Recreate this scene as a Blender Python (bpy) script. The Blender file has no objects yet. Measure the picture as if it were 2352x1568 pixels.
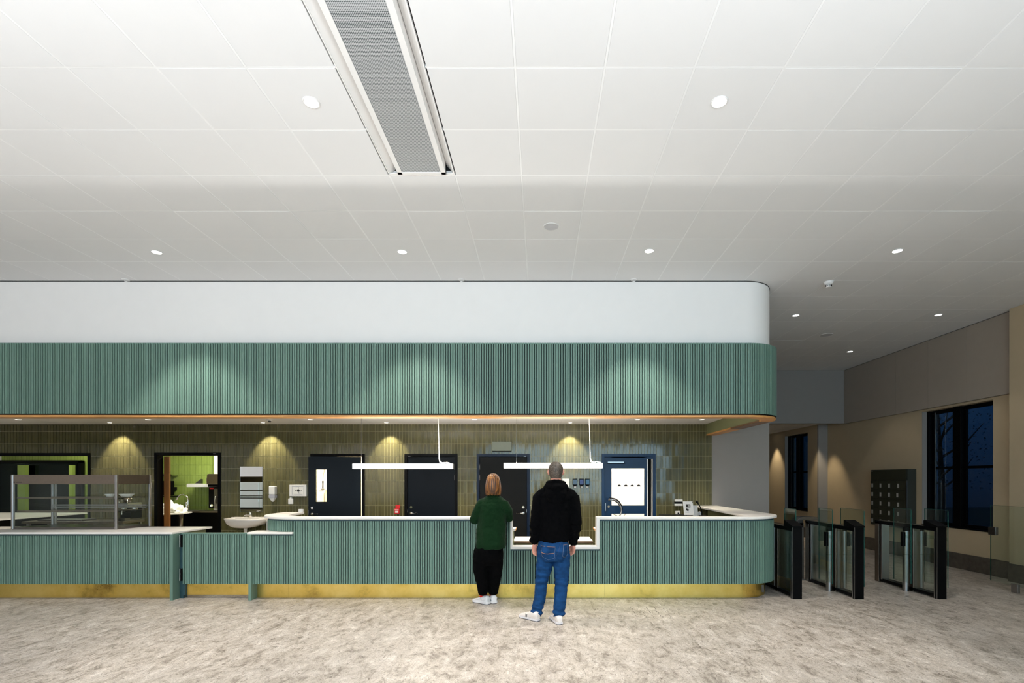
import bpy, bmesh, math, random
from mathutils import Vector, Matrix, noise
random.seed(7)
PI = math.pi
S = bpy.context.scene
COL = S.collection

# ------------------------------------------------------------------ camera, world, light, exposure
F, CX, CY, CH = 1155.0, 1240.0, 1100.0, 1.65          # focal length (px), vanishing point, camera height
cam = bpy.data.objects.new('camera', bpy.data.cameras.new('camera'))
COL.objects.link(cam)
cam.location = (0, 0, CH)
cam.rotation_euler = (PI / 2, 0, 0)
cam.data.sensor_fit = 'HORIZONTAL'
cam.data.sensor_width = 36
cam.data.lens = 36 * F / 2352
cam.data.shift_x = -(CX - 1176) / 2352
cam.data.shift_y = (CY - 784) / 2352
cam.data.clip_start = 0.05
S.camera = cam
S.view_settings.view_transform = 'Standard'
S.view_settings.look = 'None'
S.view_settings.gamma = 1
S.view_settings.use_curve_mapping = False
S.view_settings.exposure = 0.0
S.cycles.max_bounces = 8
S.cycles.diffuse_bounces = 5
S.cycles.glossy_bounces = 4
S.cycles.transmission_bounces = 6
S.cycles.transparent_max_bounces = 16
S.cycles.caustics_reflective = False
S.cycles.caustics_refractive = False
S.cycles.sample_clamp_indirect = 6
S.cycles.blur_glossy = 0.5

w = bpy.data.worlds.new('dusk')
S.world = w
w.use_nodes = True
nt = w.node_tree
bg = nt.nodes['Background']
tc = nt.nodes.new('ShaderNodeTexCoord')
sep = nt.nodes.new('ShaderNodeSeparateXYZ')
nt.links.new(tc.outputs['Generated'], sep.inputs[0])
rmp = nt.nodes.new('ShaderNodeValToRGB')
rmp.color_ramp.elements[0].position = 0.46
rmp.color_ramp.elements[0].color = (0.004, 0.008, 0.016, 1)
rmp.color_ramp.elements[1].position = 0.62
rmp.color_ramp.elements[1].color = (0.010, 0.045, 0.11, 1)
mp = nt.nodes.new('ShaderNodeMapRange')
mp.inputs[1].default_value = -1
mp.inputs[2].default_value = 1
nt.links.new(sep.outputs['Z'], mp.inputs[0])
nt.links.new(mp.outputs[0], rmp.inputs[0])
nt.links.new(rmp.outputs[0], bg.inputs[0])
bg.inputs[1].default_value = 0.7


def area(name, loc, rot, sx, sy, power, color, spread=PI):
    l = bpy.data.lights.new(name, 'AREA')
    l.shape = 'RECTANGLE'; l.size = sx; l.size_y = sy
    l.energy = power; l.color = color; l.spread = spread
    o = bpy.data.objects.new(name, l); COL.objects.link(o)
    o.location = loc; o.rotation_euler = rot
    return o


# unseen area lights in the glazed front behind the camera, for a bright space beyond (opening at y=-5.6)
area('entrance_light', (1.8, -5.75, 2.15), (PI / 2, 0, 0), 9.0, 3.3, 520, (0.54, 0.82, 1.0))
area('entrance_light', (-8.2, -5.75, 2.3), (PI / 2, 0, 0), 4.6, 2.6, 60, (1.0, 0.95, 0.90))
SPOT_HALL, SPOT_HALL_BACK = 340, 28
SPOT_WASH, SPOT_SOFFIT = 165, 105
PEND_DOWN, PEND_UP = 16, 50
REAR_UP, REAR_DOWN = 156, 25


# ------------------------------------------------------------------ helpers
def W(px, py, d):
    return Vector(((px - CX) * d / F, d, CH - (py - CY) * d / F))


def X(px, d): return (px - CX) * d / F
def Z(py, d): return CH - (py - CY) * d / F


def box(bm, x0, x1, y0, y1, z0, z1):
    vs = [bm.verts.new((x, y, z)) for x in (x0, x1) for y in (y0, y1) for z in (z0, z1)]
    for f in ((0, 1, 3, 2), (4, 6, 7, 5), (0, 4, 5, 1), (2, 3, 7, 6), (0, 2, 6, 4), (1, 5, 7, 3)):
        bm.faces.new([vs[i] for i in f])


def B(*bs):
    bm = bmesh.new()
    for b in bs: box(bm, *b)
    return bm


def rings(bm, rs, caps=True, closed=True):
    vv = [[bm.verts.new(p) for p in r] for r in rs]
    n = len(rs[0])
    for a, b in zip(vv, vv[1:]):
        for i in range(n if closed else n - 1):
            j = (i + 1) % n
            bm.faces.new((a[i], a[j], b[j], b[i]))
    if caps:
        bm.faces.new(list(reversed(vv[0])))
        bm.faces.new(vv[-1])
    return vv


def tube(bm, pts, radii, seg=12, side=(1, 0, 0), dome=True):
    pts = [Vector(p) for p in pts]
    n = len(pts)
    if not isinstance(radii, (list, tuple)): radii = [radii] * n
    rr = [(r, r) if not isinstance(r, (list, tuple)) else r for r in radii]
    P, R, T = [], [], []
    for i in range(n):
        t = (pts[min(i + 1, n - 1)] - pts[max(i - 1, 0)]).normalized()
        P.append(pts[i]); R.append(rr[i]); T.append(t)
    if dome:
        for k in (1, 2):
            c = math.cos(k * PI / 2 * .42); s = math.sin(k * PI / 2 * .42)
            m0 = min(rr[0]); m1 = min(rr[-1])
            P.insert(0, pts[0] - T[0 if k == 1 else 1] * m0 * s * .8); R.insert(0, (rr[0][0] * c, rr[0][1] * c)); T.insert(0, T[0])
            P.append(pts[-1] + T[-1] * m1 * s * .8); R.append((rr[-1][0] * c, rr[-1][1] * c)); T.append(T[-1])
    out = []
    sd = Vector(side)
    for p, (rx, ry), t in zip(P, R, T):
        s = sd - t * sd.dot(t)
        if s.length < 1e-3: s = Vector((0, 1, 0)) - t * t.y
        s.normalize()
        f = t.cross(s)
        out.append([p + s * rx * math.cos(a) + f * ry * math.sin(a) for a in [2 * PI * k / seg for k in range(seg)]])
    rings(bm, out)
    return bm


def cyl(bm, p0, p1, r, seg=20, r1=None):
    return tube(bm, [p0, p1], [r, r if r1 is None else r1], seg, dome=False)


def lathe(bm, c, prof, seg=24):
    rings(bm, [[(c[0] + r * math.cos(a), c[1] + r * math.sin(a), c[2] + z) for a in [2 * PI * k / seg for k in range(seg)]] for r, z in prof])
    return bm


def prism(bm, poly, z0, z1):
    rings(bm, [[(x, y, z0) for x, y in poly], [(x, y, z1) for x, y in poly]])
    return bm


def prism_axis(bm, poly, a0, a1, axis='x'):
    """poly in (y,z) extruded along x, or in (x,z) extruded along y"""
    if axis == 'x': rs = [[(a, p, q) for p, q in poly] for a in (a0, a1)]
    else: rs = [[(p, a, q) for p, q in poly] for a in (a0, a1)]
    rings(bm, rs)
    return bm


def band(bm, outer, inner, z0, z1):
    rs = []
    for (ox, oy), (ix, iy) in zip(outer, inner):
        rs.append([(ox, oy, z0), (ix, iy, z0), (ix, iy, z1), (ox, oy, z1)])
    rings(bm, rs)
    return bm


def wl(o):
    v = Vector((0, 0, 0))
    while o is not None:
        v += o.location; o = o.parent
    return v


def tag(o, label=None, cat=None, group=None, kind=None):
    if label: o['label'] = label
    if cat: o['category'] = cat
    if group: o['group'] = group
    if kind: o['kind'] = kind
    return o


def obj(name, bm, m, parent=None, bevel=0, smooth=False, label=None, seg=2, local=False):
    """bm is given in world space; the mesh is shifted into its parent's space"""
    bmesh.ops.recalc_face_normals(bm, faces=bm.faces)
    me = bpy.data.meshes.new(name)
    if parent is not None and not local:
        bmesh.ops.translate(bm, verts=bm.verts, vec=-wl(parent))
    bm.to_mesh(me); bm.free()
    me.materials.append(m)
    o = bpy.data.objects.new(name, me)
    COL.objects.link(o)
    if parent is not None: o.parent = parent
    if smooth:
        for p in me.polygons: p.use_smooth = True
    if bevel:
        b = o.modifiers.new('bevel', 'BEVEL')
        b.width = bevel; b.segments = seg; b.limit_method = 'ANGLE'
        b.harden_normals = False
    if label: o['label'] = label
    return o


def edge_split(o, ang=40):
    e = o.modifiers.new('edge_split', 'EDGE_SPLIT'); e.split_angle = math.radians(ang)
    return o


def thing(name, label, cat, loc, group=None, kind=None):
    o = bpy.data.objects.new(name, None)
    COL.objects.link(o); o.location = loc
    o.empty_display_size = .1
    return tag(o, label, cat, group, kind)


def struct(name, bm, m, parent=None, **k):
    o = obj(name, bm, m, parent, **k)
    if parent is None: o['kind'] = 'structure'
    return o


def kids(o): return [c for c in bpy.data.objects if c.parent == o]


def dup(root, loc, label=None, group=None):
    def cp(o, par):
        c = o.copy(); COL.objects.link(c)
        if par is not None: c.parent = par
        for k in kmap.get(o.name, []): cp(k, c)
        return c
    kmap = {}
    for c in bpy.data.objects:
        if c.parent is not None: kmap.setdefault(c.parent.name, []).append(c)
    r = cp(root, None)
    r.location = loc
    if label: r['label'] = label
    if group: r['group'] = group
    return r


# ------------------------------------------------------------------ materials
def hexc(r, g, b):
    f = lambda c: ((c / 255) / 12.92) if c / 255 <= .04045 else (((c / 255) + .055) / 1.055) ** 2.4
    return (f(r), f(g), f(b), 1)


def mat(name, col, rough=.5, metal=0, var=0.06, scale=6, bump=0, bscale=60, spec=.5, stretch=(1, 1, 1), coat=0, sheen=0, rand=0):
    m = bpy.data.materials.new(name); m.use_nodes = True
    n = m.node_tree; L = n.links
    p = n.nodes['Principled BSDF']
    p.inputs['Roughness'].default_value = rough
    p.inputs['Metallic'].default_value = metal
    p.inputs['Specular IOR Level'].default_value = spec
    p.inputs['Coat Weight'].default_value = coat
    p.inputs['Sheen Weight'].default_value = sheen
    t = n.nodes.new('ShaderNodeTexCoord')
    mpg = n.nodes.new('ShaderNodeMapping'); mpg.inputs['Scale'].default_value = stretch
    L.new(t.outputs['Object'], mpg.inputs[0])
    ns = n.nodes.new('ShaderNodeTexNoise'); ns.inputs['Scale'].default_value = scale; ns.inputs['Detail'].default_value = 4
    L.new(mpg.outputs[0], ns.inputs[0])
    mx = n.nodes.new('ShaderNodeMix'); mx.data_type = 'RGBA'
    c = Vector(col[:3])
    mx.inputs[6].default_value = (*[max(0, v * (1 - var * 2)) for v in c], 1)
    mx.inputs[7].default_value = (*[min(1, v * (1 + var * 2)) for v in c], 1)
    L.new(ns.outputs['Fac'], mx.inputs[0])
    out = mx.outputs[2]
    if rand:
        oi = n.nodes.new('ShaderNodeObjectInfo'); g = n.nodes.new('ShaderNodeNewGeometry')
        ad = n.nodes.new('ShaderNodeMath'); ad.operation = 'ADD'
        L.new(oi.outputs['Random'], ad.inputs[0]); L.new(g.outputs['Random Per Island'], ad.inputs[1])
        fr = n.nodes.new('ShaderNodeMath'); fr.operation = 'FRACT'; L.new(ad.outputs[0], fr.inputs[0])
        mr = n.nodes.new('ShaderNodeMapRange'); mr.inputs[3].default_value = 1 - rand; mr.inputs[4].default_value = 1 + rand
        L.new(fr.outputs[0], mr.inputs[0])
        vm = n.nodes.new('ShaderNodeVectorMath'); vm.operation = 'SCALE'
        L.new(out, vm.inputs[0]); L.new(mr.outputs[0], vm.inputs['Scale'])
        out = vm.outputs[0]
    L.new(out, p.inputs['Base Color'])
    if bump:
        nb = n.nodes.new('ShaderNodeTexNoise'); nb.inputs['Scale'].default_value = bscale; nb.inputs['Detail'].default_value = 5
        L.new(mpg.outputs[0], nb.inputs[0])
        b = n.nodes.new('ShaderNodeBump'); b.inputs['Strength'].default_value = bump; b.inputs['Distance'].default_value = .004
        L.new(nb.outputs['Fac'], b.inputs['Height']); L.new(b.outputs[0], p.inputs['Normal'])
    return m


def emis(name, col, strength):
    m = bpy.data.materials.new(name); m.use_nodes = True
    n = m.node_tree; p = n.nodes['Principled BSDF']
    p.inputs['Base Color'].default_value = (.8, .8, .8, 1) if strength > 1 else (.01, .015, .02, 1)
    p.inputs['Emission Color'].default_value = (*col[:3], 1)
    p.inputs['Emission Strength'].default_value = strength
    return m


def glass(name, tint=(.9, .97, .93), refl=.06, rough=0.0):
    m = bpy.data.materials.new(name); m.use_nodes = True
    n = m.node_tree; L = n.links
    n.nodes.remove(n.nodes['Principled BSDF'])
    o = n.nodes['Material Output']
    tr = n.nodes.new('ShaderNodeBsdfTransparent'); tr.inputs[0].default_value = (*tint, 1)
    gl = n.nodes.new('ShaderNodeBsdfGlossy'); gl.inputs['Roughness'].default_value = rough
    gl.inputs[0].default_value = (.9, .95, .95, 1)
    lw = n.nodes.new('ShaderNodeLayerWeight'); lw.inputs[0].default_value = .12
    mr = n.nodes.new('ShaderNodeMapRange'); mr.inputs[3].default_value = refl; mr.inputs[4].default_value = .8
    L.new(lw.outputs['Fresnel'], mr.inputs[0])
    ms = n.nodes.new('ShaderNodeMixShader')
    L.new(mr.outputs[0], ms.inputs[0]); L.new(tr.outputs[0], ms.inputs[1]); L.new(gl.outputs[0], ms.inputs[2])
    L.new(ms.outputs[0], o.inputs[0])
    return m


M = {}
M['white_paint'] = mat('white_paint', (.83, .815, .80), .6, var=.01, bump=.03, bscale=200)
M['ceiling_tile'] = mat('ceiling_tile_white', (.78, .778, .78), .85, var=.006, bump=.06, bscale=400, rand=.012)
M['ceiling_grid'] = mat('grid_white', (.87, .87, .87), .45, var=.01)
M['dark_void'] = mat('void_black', (.02, .02, .02), .9)
M['green_slat'] = mat('green_slat', (.128, .222, .180), .48, var=.05, scale=3, rand=.10, bump=.05, bscale=120, stretch=(1, 1, .1))
M['green_panel'] = mat('green_panel', (.13, .25, .20), .5, var=.03)
M['teal_dark'] = mat('teal_dark', (.02, .06, .075), .5)
M['backing'] = mat('slat_backing', (.003, .006, .008), .9, spec=.1)
M['olive'] = mat('olive_panel', (.20, .21, .10), .55, var=.03)
M['tile'] = mat('olive_glazed_tile', (.088, .080, .034), .12, var=.10, scale=9, rand=.16, bump=.10, bscale=22, spec=.5)
M['grout'] = mat('grout', (.40, .365, .215), .9, var=.05)
M['lime_tile'] = mat('lime_glazed_tile', (.27, .36, .075), .25, var=.05, rand=.06, bump=.05, bscale=25)
M['lime_grout'] = mat('lime_grout', (.48, .58, .30), .9)
M['worktop'] = mat('white_worktop', (.82, .79, .75), .35, var=.01)
M['brass'] = None
M['wood'] = None
M['beige'] = mat('beige_wall', (.47, .375, .245), .85, var=.02, bump=.05, bscale=150)
M['grey_wall'] = mat('grey_wall', (.29, .268, .25), .85, var=.015, bump=.04, bscale=150)
M['panel_grey'] = mat('wall_panel_greige', (.34, .29, .24), .85, var=.02, rand=.02)
M['skirting'] = mat('stone_skirting', (.075, .062, .05), .4, var=.35, scale=14, rand=.1)
M['black'] = mat('satin_black', (.0012, .0012, .0015), .4, spec=.10)
M['black_matte'] = mat('matte_black', (.002, .002, .002), .8, spec=.15)
M['navy'] = mat('navy_door_paint', (.0018, .0038, .0070), .4, var=.05, spec=.14)
M['navy_frame'] = mat('navy_frame_paint', (.002, .009, .028), .35, spec=.2)
M['blue_door'] = mat('blue_door_paint', (.003, .026, .080), .35, spec=.28)
M['charcoal_door'] = mat('charcoal_door_paint', (.0045, .0045, .0042), .5, spec=.14)
M['steel'] = mat('brushed_steel', (.36, .35, .35), .28, 1, var=.06, scale=30, stretch=(8, 8, .3))
M['steel_warm'] = mat('brushed_steel_warm', (.22, .18, .145), .32, 1, var=.06, scale=30)
M['steel_dark'] = mat('dark_steel', (.16, .15, .14), .3, 1)
M['chrome'] = mat('chrome', (.85, .85, .85), .08, 1, var=.01)
M['white_plastic'] = mat('white_plastic', (.78, .77, .76), .4, var=.01)
M['grey_plastic'] = mat('grey_plastic', (.40, .40, .46), .4)
M['grey_box'] = mat('grey_green_box', (.15, .17, .13), .5)
M['ceramic'] = mat('ceramic_white', (.80, .76, .72), .12, var=.01, coat=.5)
M['red'] = mat('red_plastic', (.55, .01, .015), .35)
M['paper'] = mat('paper_white', (.80, .79, .77), .8, var=.02)
M['ink'] = mat('ink_black', (.015, .015, .015), .7)
M['blue_screen'] = emis('blue_screen', (.02, .10, .25), .5)
M['locker'] = mat('locker_olive', (.030, .030, .018), .5, var=.04, spec=.3)
M['locker_side'] = mat('locker_side', (.028, .030, .022), .5)
M['mirror'] = mat('mirror_silver', (.9, .9, .9), .01, 1, var=0)
M['rubber'] = mat('dark_rubber', (.02, .02, .02), .8)
M['glass'] = glass('clear_glass', (.96, .985, .97), .03)
M['glass_green'] = glass('green_tinted_glass', (.91, .955, .925), .04)
M['glass_edge'] = mat('glass_edge_green', (.01, .07, .055), .2)
M['glass_case'] = glass('display_glass', (.94, .96, .95), .011)
M['glass_dark'] = glass('dark_window_glass', (.75, .85, .95), .05)
M['lamp_disc'] = emis('lamp_disc', (1.0, .96, .90), 9)
M['lamp_disc_warm'] = emis('lamp_disc_warm', (1.0, .93, .80), 7)
M['pendant_glow'] = emis('pendant_diffuser', (1.0, .97, .95), 1.6)
M['speaker'] = mat('speaker_grille_grey', (.60, .60, .62), .7)
M['bag'] = mat('bag_white', (.80, .79, .72), .6, bump=.6, bscale=14)


def mk_brass():
    m = mat('aged_brass', (.70, .50, .10), .34, 1, var=.10, scale=3)
    n = m.node_tree; L = n.links; p = n.nodes['Principled BSDF']
    t = n.nodes.new('ShaderNodeTexCoord')
    ns = n.nodes.new('ShaderNodeTexNoise'); ns.inputs['Scale'].default_value = 1.7; ns.inputs['Detail'].default_value = 8; ns.inputs['Roughness'].default_value = .65
    L.new(t.outputs['Object'], ns.inputs[0])
    r = n.nodes.new('ShaderNodeValToRGB')
    r.color_ramp.elements[0].position = .30; r.color_ramp.elements[0].color = (.34, .23, .06, 1)
    r.color_ramp.elements[1].position = .62; r.color_ramp.elements[1].color = (.86, .65, .21, 1)
    e = r.color_ramp.elements.new(.45); e.color = (.74, .53, .13, 1)
    L.new(ns.outputs['Fac'], r.inputs[0]); L.new(r.outputs[0], p.inputs['Base Color'])
    mr = n.nodes.new('ShaderNodeMapRange'); mr.inputs[3].default_value = .20; mr.inputs[4].default_value = .42
    L.new(ns.outputs['Fac'], mr.inputs[0]); L.new(mr.outputs[0], p.inputs['Roughness'])
    return m


def mk_wood(name, c0, c1, stretch, rough=.4):
    m = mat(name, c1, rough, var=.1, rand=.15)
    n = m.node_tree; L = n.links
    mx = [x for x in n.nodes if x.type == 'MIX'][0]
    mx.inputs[6].default_value = (*c0, 1); mx.inputs[7].default_value = (*c1, 1)
    mg = [x for x in n.nodes if x.type == 'MAPPING'][0]; mg.inputs['Scale'].default_value = stretch
    nz = [x for x in n.nodes if x.type == 'TEX_NOISE'][0]
    nz.inputs['Scale'].default_value = 7; nz.inputs['Detail'].default_value = 7; nz.inputs['Distortion'].default_value = .6
    return m


M['brass'] = mk_brass()
M['wood'] = mk_wood('oiled_oak', (.34, .13, .03), (.80, .42, .14), (.5, 5, 9))
M['wood_v'] = mk_wood('oiled_oak_upright', (.13, .05, .015), (.38, .16, .045), (8, 8, .4))
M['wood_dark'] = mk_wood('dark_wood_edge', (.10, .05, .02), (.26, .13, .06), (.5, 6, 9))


def mk_floor():
    m = bpy.data.materials.new('stone_floor'); m.use_nodes = True
    n = m.node_tree; L = n.links; p = n.nodes['Principled BSDF']
    g = n.nodes.new('ShaderNodeNewGeometry'); oi = n.nodes.new('ShaderNodeObjectInfo')
    ad = n.nodes.new('ShaderNodeMath'); ad.operation = 'ADD'
    L.new(oi.outputs['Random'], ad.inputs[0]); L.new(g.outputs['Random Per Island'], ad.inputs[1])
    fr = n.nodes.new('ShaderNodeMath'); fr.operation = 'FRACT'; L.new(ad.outputs[0], fr.inputs[0])
    cmb = n.nodes.new('ShaderNodeCombineXYZ')
    ml = n.nodes.new('ShaderNodeMath'); ml.operation = 'MULTIPLY'; ml.inputs[1].default_value = .10
    L.new(fr.outputs[0], ml.inputs[0]); L.new(ml.outputs[0], cmb.inputs['Z'])
    va = n.nodes.new('ShaderNodeVectorMath'); va.operation = 'ADD'
    L.new(g.outputs['Position'], va.inputs[0]); L.new(cmb.outputs[0], va.inputs[1])
    def nz(scale, st, det=8, rgh=.6, dist=0.0):
        mg = n.nodes.new('ShaderNodeMapping'); mg.inputs['Scale'].default_value = st; mg.inputs['Rotation'].default_value = (0, 0, .15)
        L.new(va.outputs[0], mg.inputs[0])
        t = n.nodes.new('ShaderNodeTexNoise'); t.inputs['Scale'].default_value = scale; t.inputs['Detail'].default_value = det
        t.inputs['Roughness'].default_value = rgh; t.inputs['Distortion'].default_value = dist
        L.new(mg.outputs[0], t.inputs[0]); return t
    a = nz(8.5, (1.0, .55, 1), 10, .74, .5)
    b = nz(36, (1.0, .60, 1), 6, .70, 1.2)
    c = nz(1.1, (1, .8, 1), 3, .5, .5)
    f = nz(130, (1.0, .75, 1), 3, .6, .3)
    r1 = n.nodes.new('ShaderNodeValToRGB')
    e = r1.color_ramp.elements
    e[0].position = .36; e[0].color = (.20, .17, .142, 1)
    e[1].position = .68; e[1].color = (.585, .54, .485, 1)
    x = e.new(.47); x.color = (.375, .332, .285, 1)
    x = e.new(.56); x.color = (.44, .395, .35, 1)
    L.new(a.outputs['Fac'], r1.inputs[0])
    r2 = n.nodes.new('ShaderNodeValToRGB')
    e = r2.color_ramp.elements
    e[0].position = .36; e[0].color = (.38, .35, .32, 1)
    e[1].position = .64; e[1].color = (1.16, 1.16, 1.16, 1)
    x = e.new(.44); x.color = (.98, .98, .98, 1)
    L.new(b.outputs['Fac'], r2.inputs[0])
    m1 = n.nodes.new('ShaderNodeMix'); m1.data_type = 'RGBA'; m1.blend_type = 'MULTIPLY'; m1.inputs[0].default_value = .85
    L.new(r1.outputs[0], m1.inputs[6]); L.new(r2.outputs[0], m1.inputs[7])
    mr = n.nodes.new('ShaderNodeMapRange'); mr.inputs[1].default_value = .3; mr.inputs[2].default_value = .7
    mr.inputs[3].default_value = .88; mr.inputs[4].default_value = 1.12
    L.new(c.outputs['Fac'], mr.inputs[0])
    vs = n.nodes.new('ShaderNodeVectorMath'); vs.operation = 'SCALE'
    L.new(m1.outputs[2], vs.inputs[0]); L.new(mr.outputs[0], vs.inputs['Scale'])
    mf = n.nodes.new('ShaderNodeMapRange'); mf.inputs[1].default_value = .32; mf.inputs[2].default_value = .68; mf.inputs[3].default_value = .80; mf.inputs[4].default_value = 1.30
    L.new(f.outputs['Fac'], mf.inputs[0])
    vf = n.nodes.new('ShaderNodeVectorMath'); vf.operation = 'SCALE'
    L.new(vs.outputs[0], vf.inputs[0]); L.new(mf.outputs[0], vf.inputs['Scale'])
    L.new(vf.outputs[0], p.inputs['Base Color'])
    p.inputs['Roughness'].default_value = .42
    p.inputs['Specular IOR Level'].default_value = .35
    bp = n.nodes.new('ShaderNodeBump'); bp.inputs['Strength'].default_value = .25; bp.inputs['Distance'].default_value = .004
    L.new(b.outputs['Fac'], bp.inputs['Height']); L.new(bp.outputs[0], p.inputs['Normal'])
    return m


M['floor'] = mk_floor()


def mk_perf():
    m = bpy.data.materials.new('perforated_metal'); m.use_nodes = True
    n = m.node_tree; L = n.links; p = n.nodes['Principled BSDF']
    g = n.nodes.new('ShaderNodeNewGeometry'); sp = n.nodes.new('ShaderNodeSeparateXYZ'); L.new(g.outputs['Position'], sp.inputs[0])
    def cosn(out, k):
        a = n.nodes.new('ShaderNodeMath'); a.operation = 'MULTIPLY'; a.inputs[1].default_value = k; L.new(out, a.inputs[0])
        b = n.nodes.new('ShaderNodeMath'); b.operation = 'COSINE'; L.new(a.outputs[0], b.inputs[0]); return b.outputs[0]
    mu = n.nodes.new('ShaderNodeMath'); mu.operation = 'ADD'
    L.new(cosn(sp.outputs['X'], 2 * PI / .0105), mu.inputs[0]); L.new(cosn(sp.outputs['Y'], 2 * PI / .0105), mu.inputs[1])
    gt = n.nodes.new('ShaderNodeMath'); gt.operation = 'GREATER_THAN'; gt.inputs[1].default_value = .25
    L.new(mu.outputs[0], gt.inputs[0])
    mx = n.nodes.new('ShaderNodeMix'); mx.data_type = 'RGBA'
    mx.inputs[6].default_value = (.52, .53, .54, 1); mx.inputs[7].default_value = (.03, .04, .045, 1)
    L.new(gt.outputs[0], mx.inputs[0]); L.new(mx.outputs[2], p.inputs['Base Color'])
    p.inputs['Roughness'].default_value = .6
    return m


M['perf'] = mk_perf()

# ------------------------------------------------------------------ setting: dimensions
ZC = 4.40            # ceiling
WB = 9.85            # tiled back wall
XW = 7.70            # right wall
ZS = 2.725           # soffit above the counter
REAR = -5.6


def proj(x, y, z): return CX + x * F / y, CY - (z - CH) * F / y


def in_view(x, y, z, m=60):
    if y < .5: return False
    a, b = proj(x, y, z)
    return -m < a < 2352 + m and -m < b < 1568 + m


# floor: a slab with stone tiles laid on it, the 300 nearest in view one by one
floor = struct('floor', B((-13, 9.5, REAR - .4, 22, -.2, -.004)), mat('floor_joint', (.36, .32, .28), .9))
cells = []
for i in range(-44, 33):
    for j in range(-10, 37):
        x0 = .085 + .3 * i; y0 = .12 + .6 * j
        cells.append((x0, y0))
vis = sorted([c for c in cells if in_view(c[0] + .15, c[1] + .3, 0, 10) and not (c[1] > 6.95 and c[0] < 3.3)], key=lambda c: c[1] + abs(c[0]) * .02)[:290]
vset = set(vis)
bmt = B((-.1494, .1494, -.2994, .2994, -.012, 0))
tile_me = None
for c in vis:
    if tile_me is None:
        o = obj('floor_tile', bmt, M['floor'], floor, bevel=0, local=True); tile_me = o.data
    else:
        o = bpy.data.objects.new('floor_tile', tile_me); COL.objects.link(o); o.parent = floor
    o.location = (c[0] + .15, c[1] + .3, 0)
bm = bmesh.new()
for c in cells:
    if c not in vset: box(bm, c[0] + .0006, c[0] + .2994, c[1] + .0006, c[1] + .5994, -.012, 0)
tag(obj('floor_tile', bm, M['floor'], floor), kind='stuff')
bm = bmesh.new()                                   # small drilled outlets in the floor in front of the counter
for i in range(5):
    for j in range(8):
        if random.random() < .8:
            lathe(bm, (1.17 + i * .098 + random.uniform(-.01, .01), 6.02 + j * .062, .0005), [(.0065, 0), (.0065, .0012)], 8)
tag(obj('floor_marks', bm, M['ink'], floor), kind='stuff')

# ceiling: slab, tiles and grid bars
ceiling = struct('ceiling', B((-13, 8.2, REAR - .4, 13.2, ZC + .14, ZC + .3)), M['dark_void'])
cells = []
for i in range(-22, 14):
    for j in range(-15, 16):
        x0 = -.165 + .6 * i; y0 = 3.36 + .6 * j
        if y0 > 12.65 or x0 > 7.7: continue
        if i == -2 and y0 < 4.5 and y0 > -1.3: continue       # slot of the climate unit
        cells.append((x0, y0, min(x0 + .6, XW), min(y0 + .6, 12.7)))


def hid(c): return c[1] > 6.95 and c[0] < 2.9


vis = [c for c in cells if in_view((c[0] + c[2]) / 2, c[3], ZC, 150) and not hid(c)]
print('ceiling tiles in view', len(vis))
vis = sorted(vis, key=lambda c: c[1])[:298]
vset = set(vis)
me_t = None
for c in vis:
    if abs(c[2] - c[0] - .6) < 1e-6 and abs(c[3] - c[1] - .6) < 1e-6:
        if me_t is None:
            o = obj('ceiling_tile', B((-.2917, .2917, -.2917, .2917, 0, .018)), M['ceiling_tile'], ceiling, local=True); me_t = o.data
        else:
            o = bpy.data.objects.new('ceiling_tile', me_t); COL.objects.link(o); o.parent = ceiling
        o.location = (c[0] + .3, c[1] + .3, ZC + random.uniform(-.0008, .0008))
    else:
        obj('ceiling_tile', B((c[0] + .0083, c[2] - .0083, c[1] + .0083, c[3] - .0083, ZC, ZC + .018)), M['ceiling_tile'], ceiling)
bm = bmesh.new()
for c in cells:
    if c not in vset: box(bm, c[0] + .0083, c[2] - .0083, c[1] + .0083, c[3] - .0083, ZC, ZC + .018)
tag(obj('ceiling_tile', bm, M['ceiling_tile'], ceiling), kind='stuff')
for i in range(-22, 14):
    x = -.165 + .6 * i
    if x < XW:
        if i in (-2, -1): obj('grid_bar', B((x - .0075, x + .0075, 4.56, 12.7, ZC + .0002, ZC + .04)), M['ceiling_grid'], ceiling)
        else: obj('grid_bar', B((x - .0075, x + .0075, REAR, 12.7, ZC + .0002, ZC + .04)), M['ceiling_grid'], ceiling)
for j in range(-15, 16):
    y = 3.36 + .6 * j
    if y < 12.7:
        bs = [(-13, XW, y - .0075, y + .0075, ZC + .0004, ZC + .04)]
        if -1.3 < y < 4.5: bs = [(-13, -1.365, y - .0075, y + .0075, ZC + .0004, ZC + .04), (-.765, XW, y - .0075, y + .0075, ZC + .0004, ZC + .04)]
        for b in bs: obj('grid_bar', B(b), M['ceiling_grid'], ceiling)

# walls
openings = [(-12.9, -8.80, 2.162), (-7.547, -6.25, 2.17), (-4.494, -3.428, 2.145), (-2.652, -1.612, 2.145), (-1.237, -.196, 2.145), (1.211, 2.268, 2.145)]
bm = bmesh.new()
edges = sorted(openings)
xprev = -13.0
for a, b, t in edges:
    box(bm, xprev, a, WB + .008, WB + .16, 0, 4.5)
    box(bm, a, b, WB + .008, WB + .16, t, 4.5)
    xprev = b
box(bm, xprev, 3.37, WB + .008, WB + .16, 0, 4.5)
wall_back = struct('wall_back', bm, M['grout'])


def subtract(r, o):
    x0, x1, z0, z1 = r; a, b, t = o
    if x1 <= a or x0 >= b or z0 >= t: return [r]
    out = []
    if x0 < a: out.append((x0, a, z0, z1))
    if x1 > b: out.append((b, x1, z0, z1))
    if z1 > t: out.append((max(x0, a), min(x1, b), t, z1))
    return out


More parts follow.
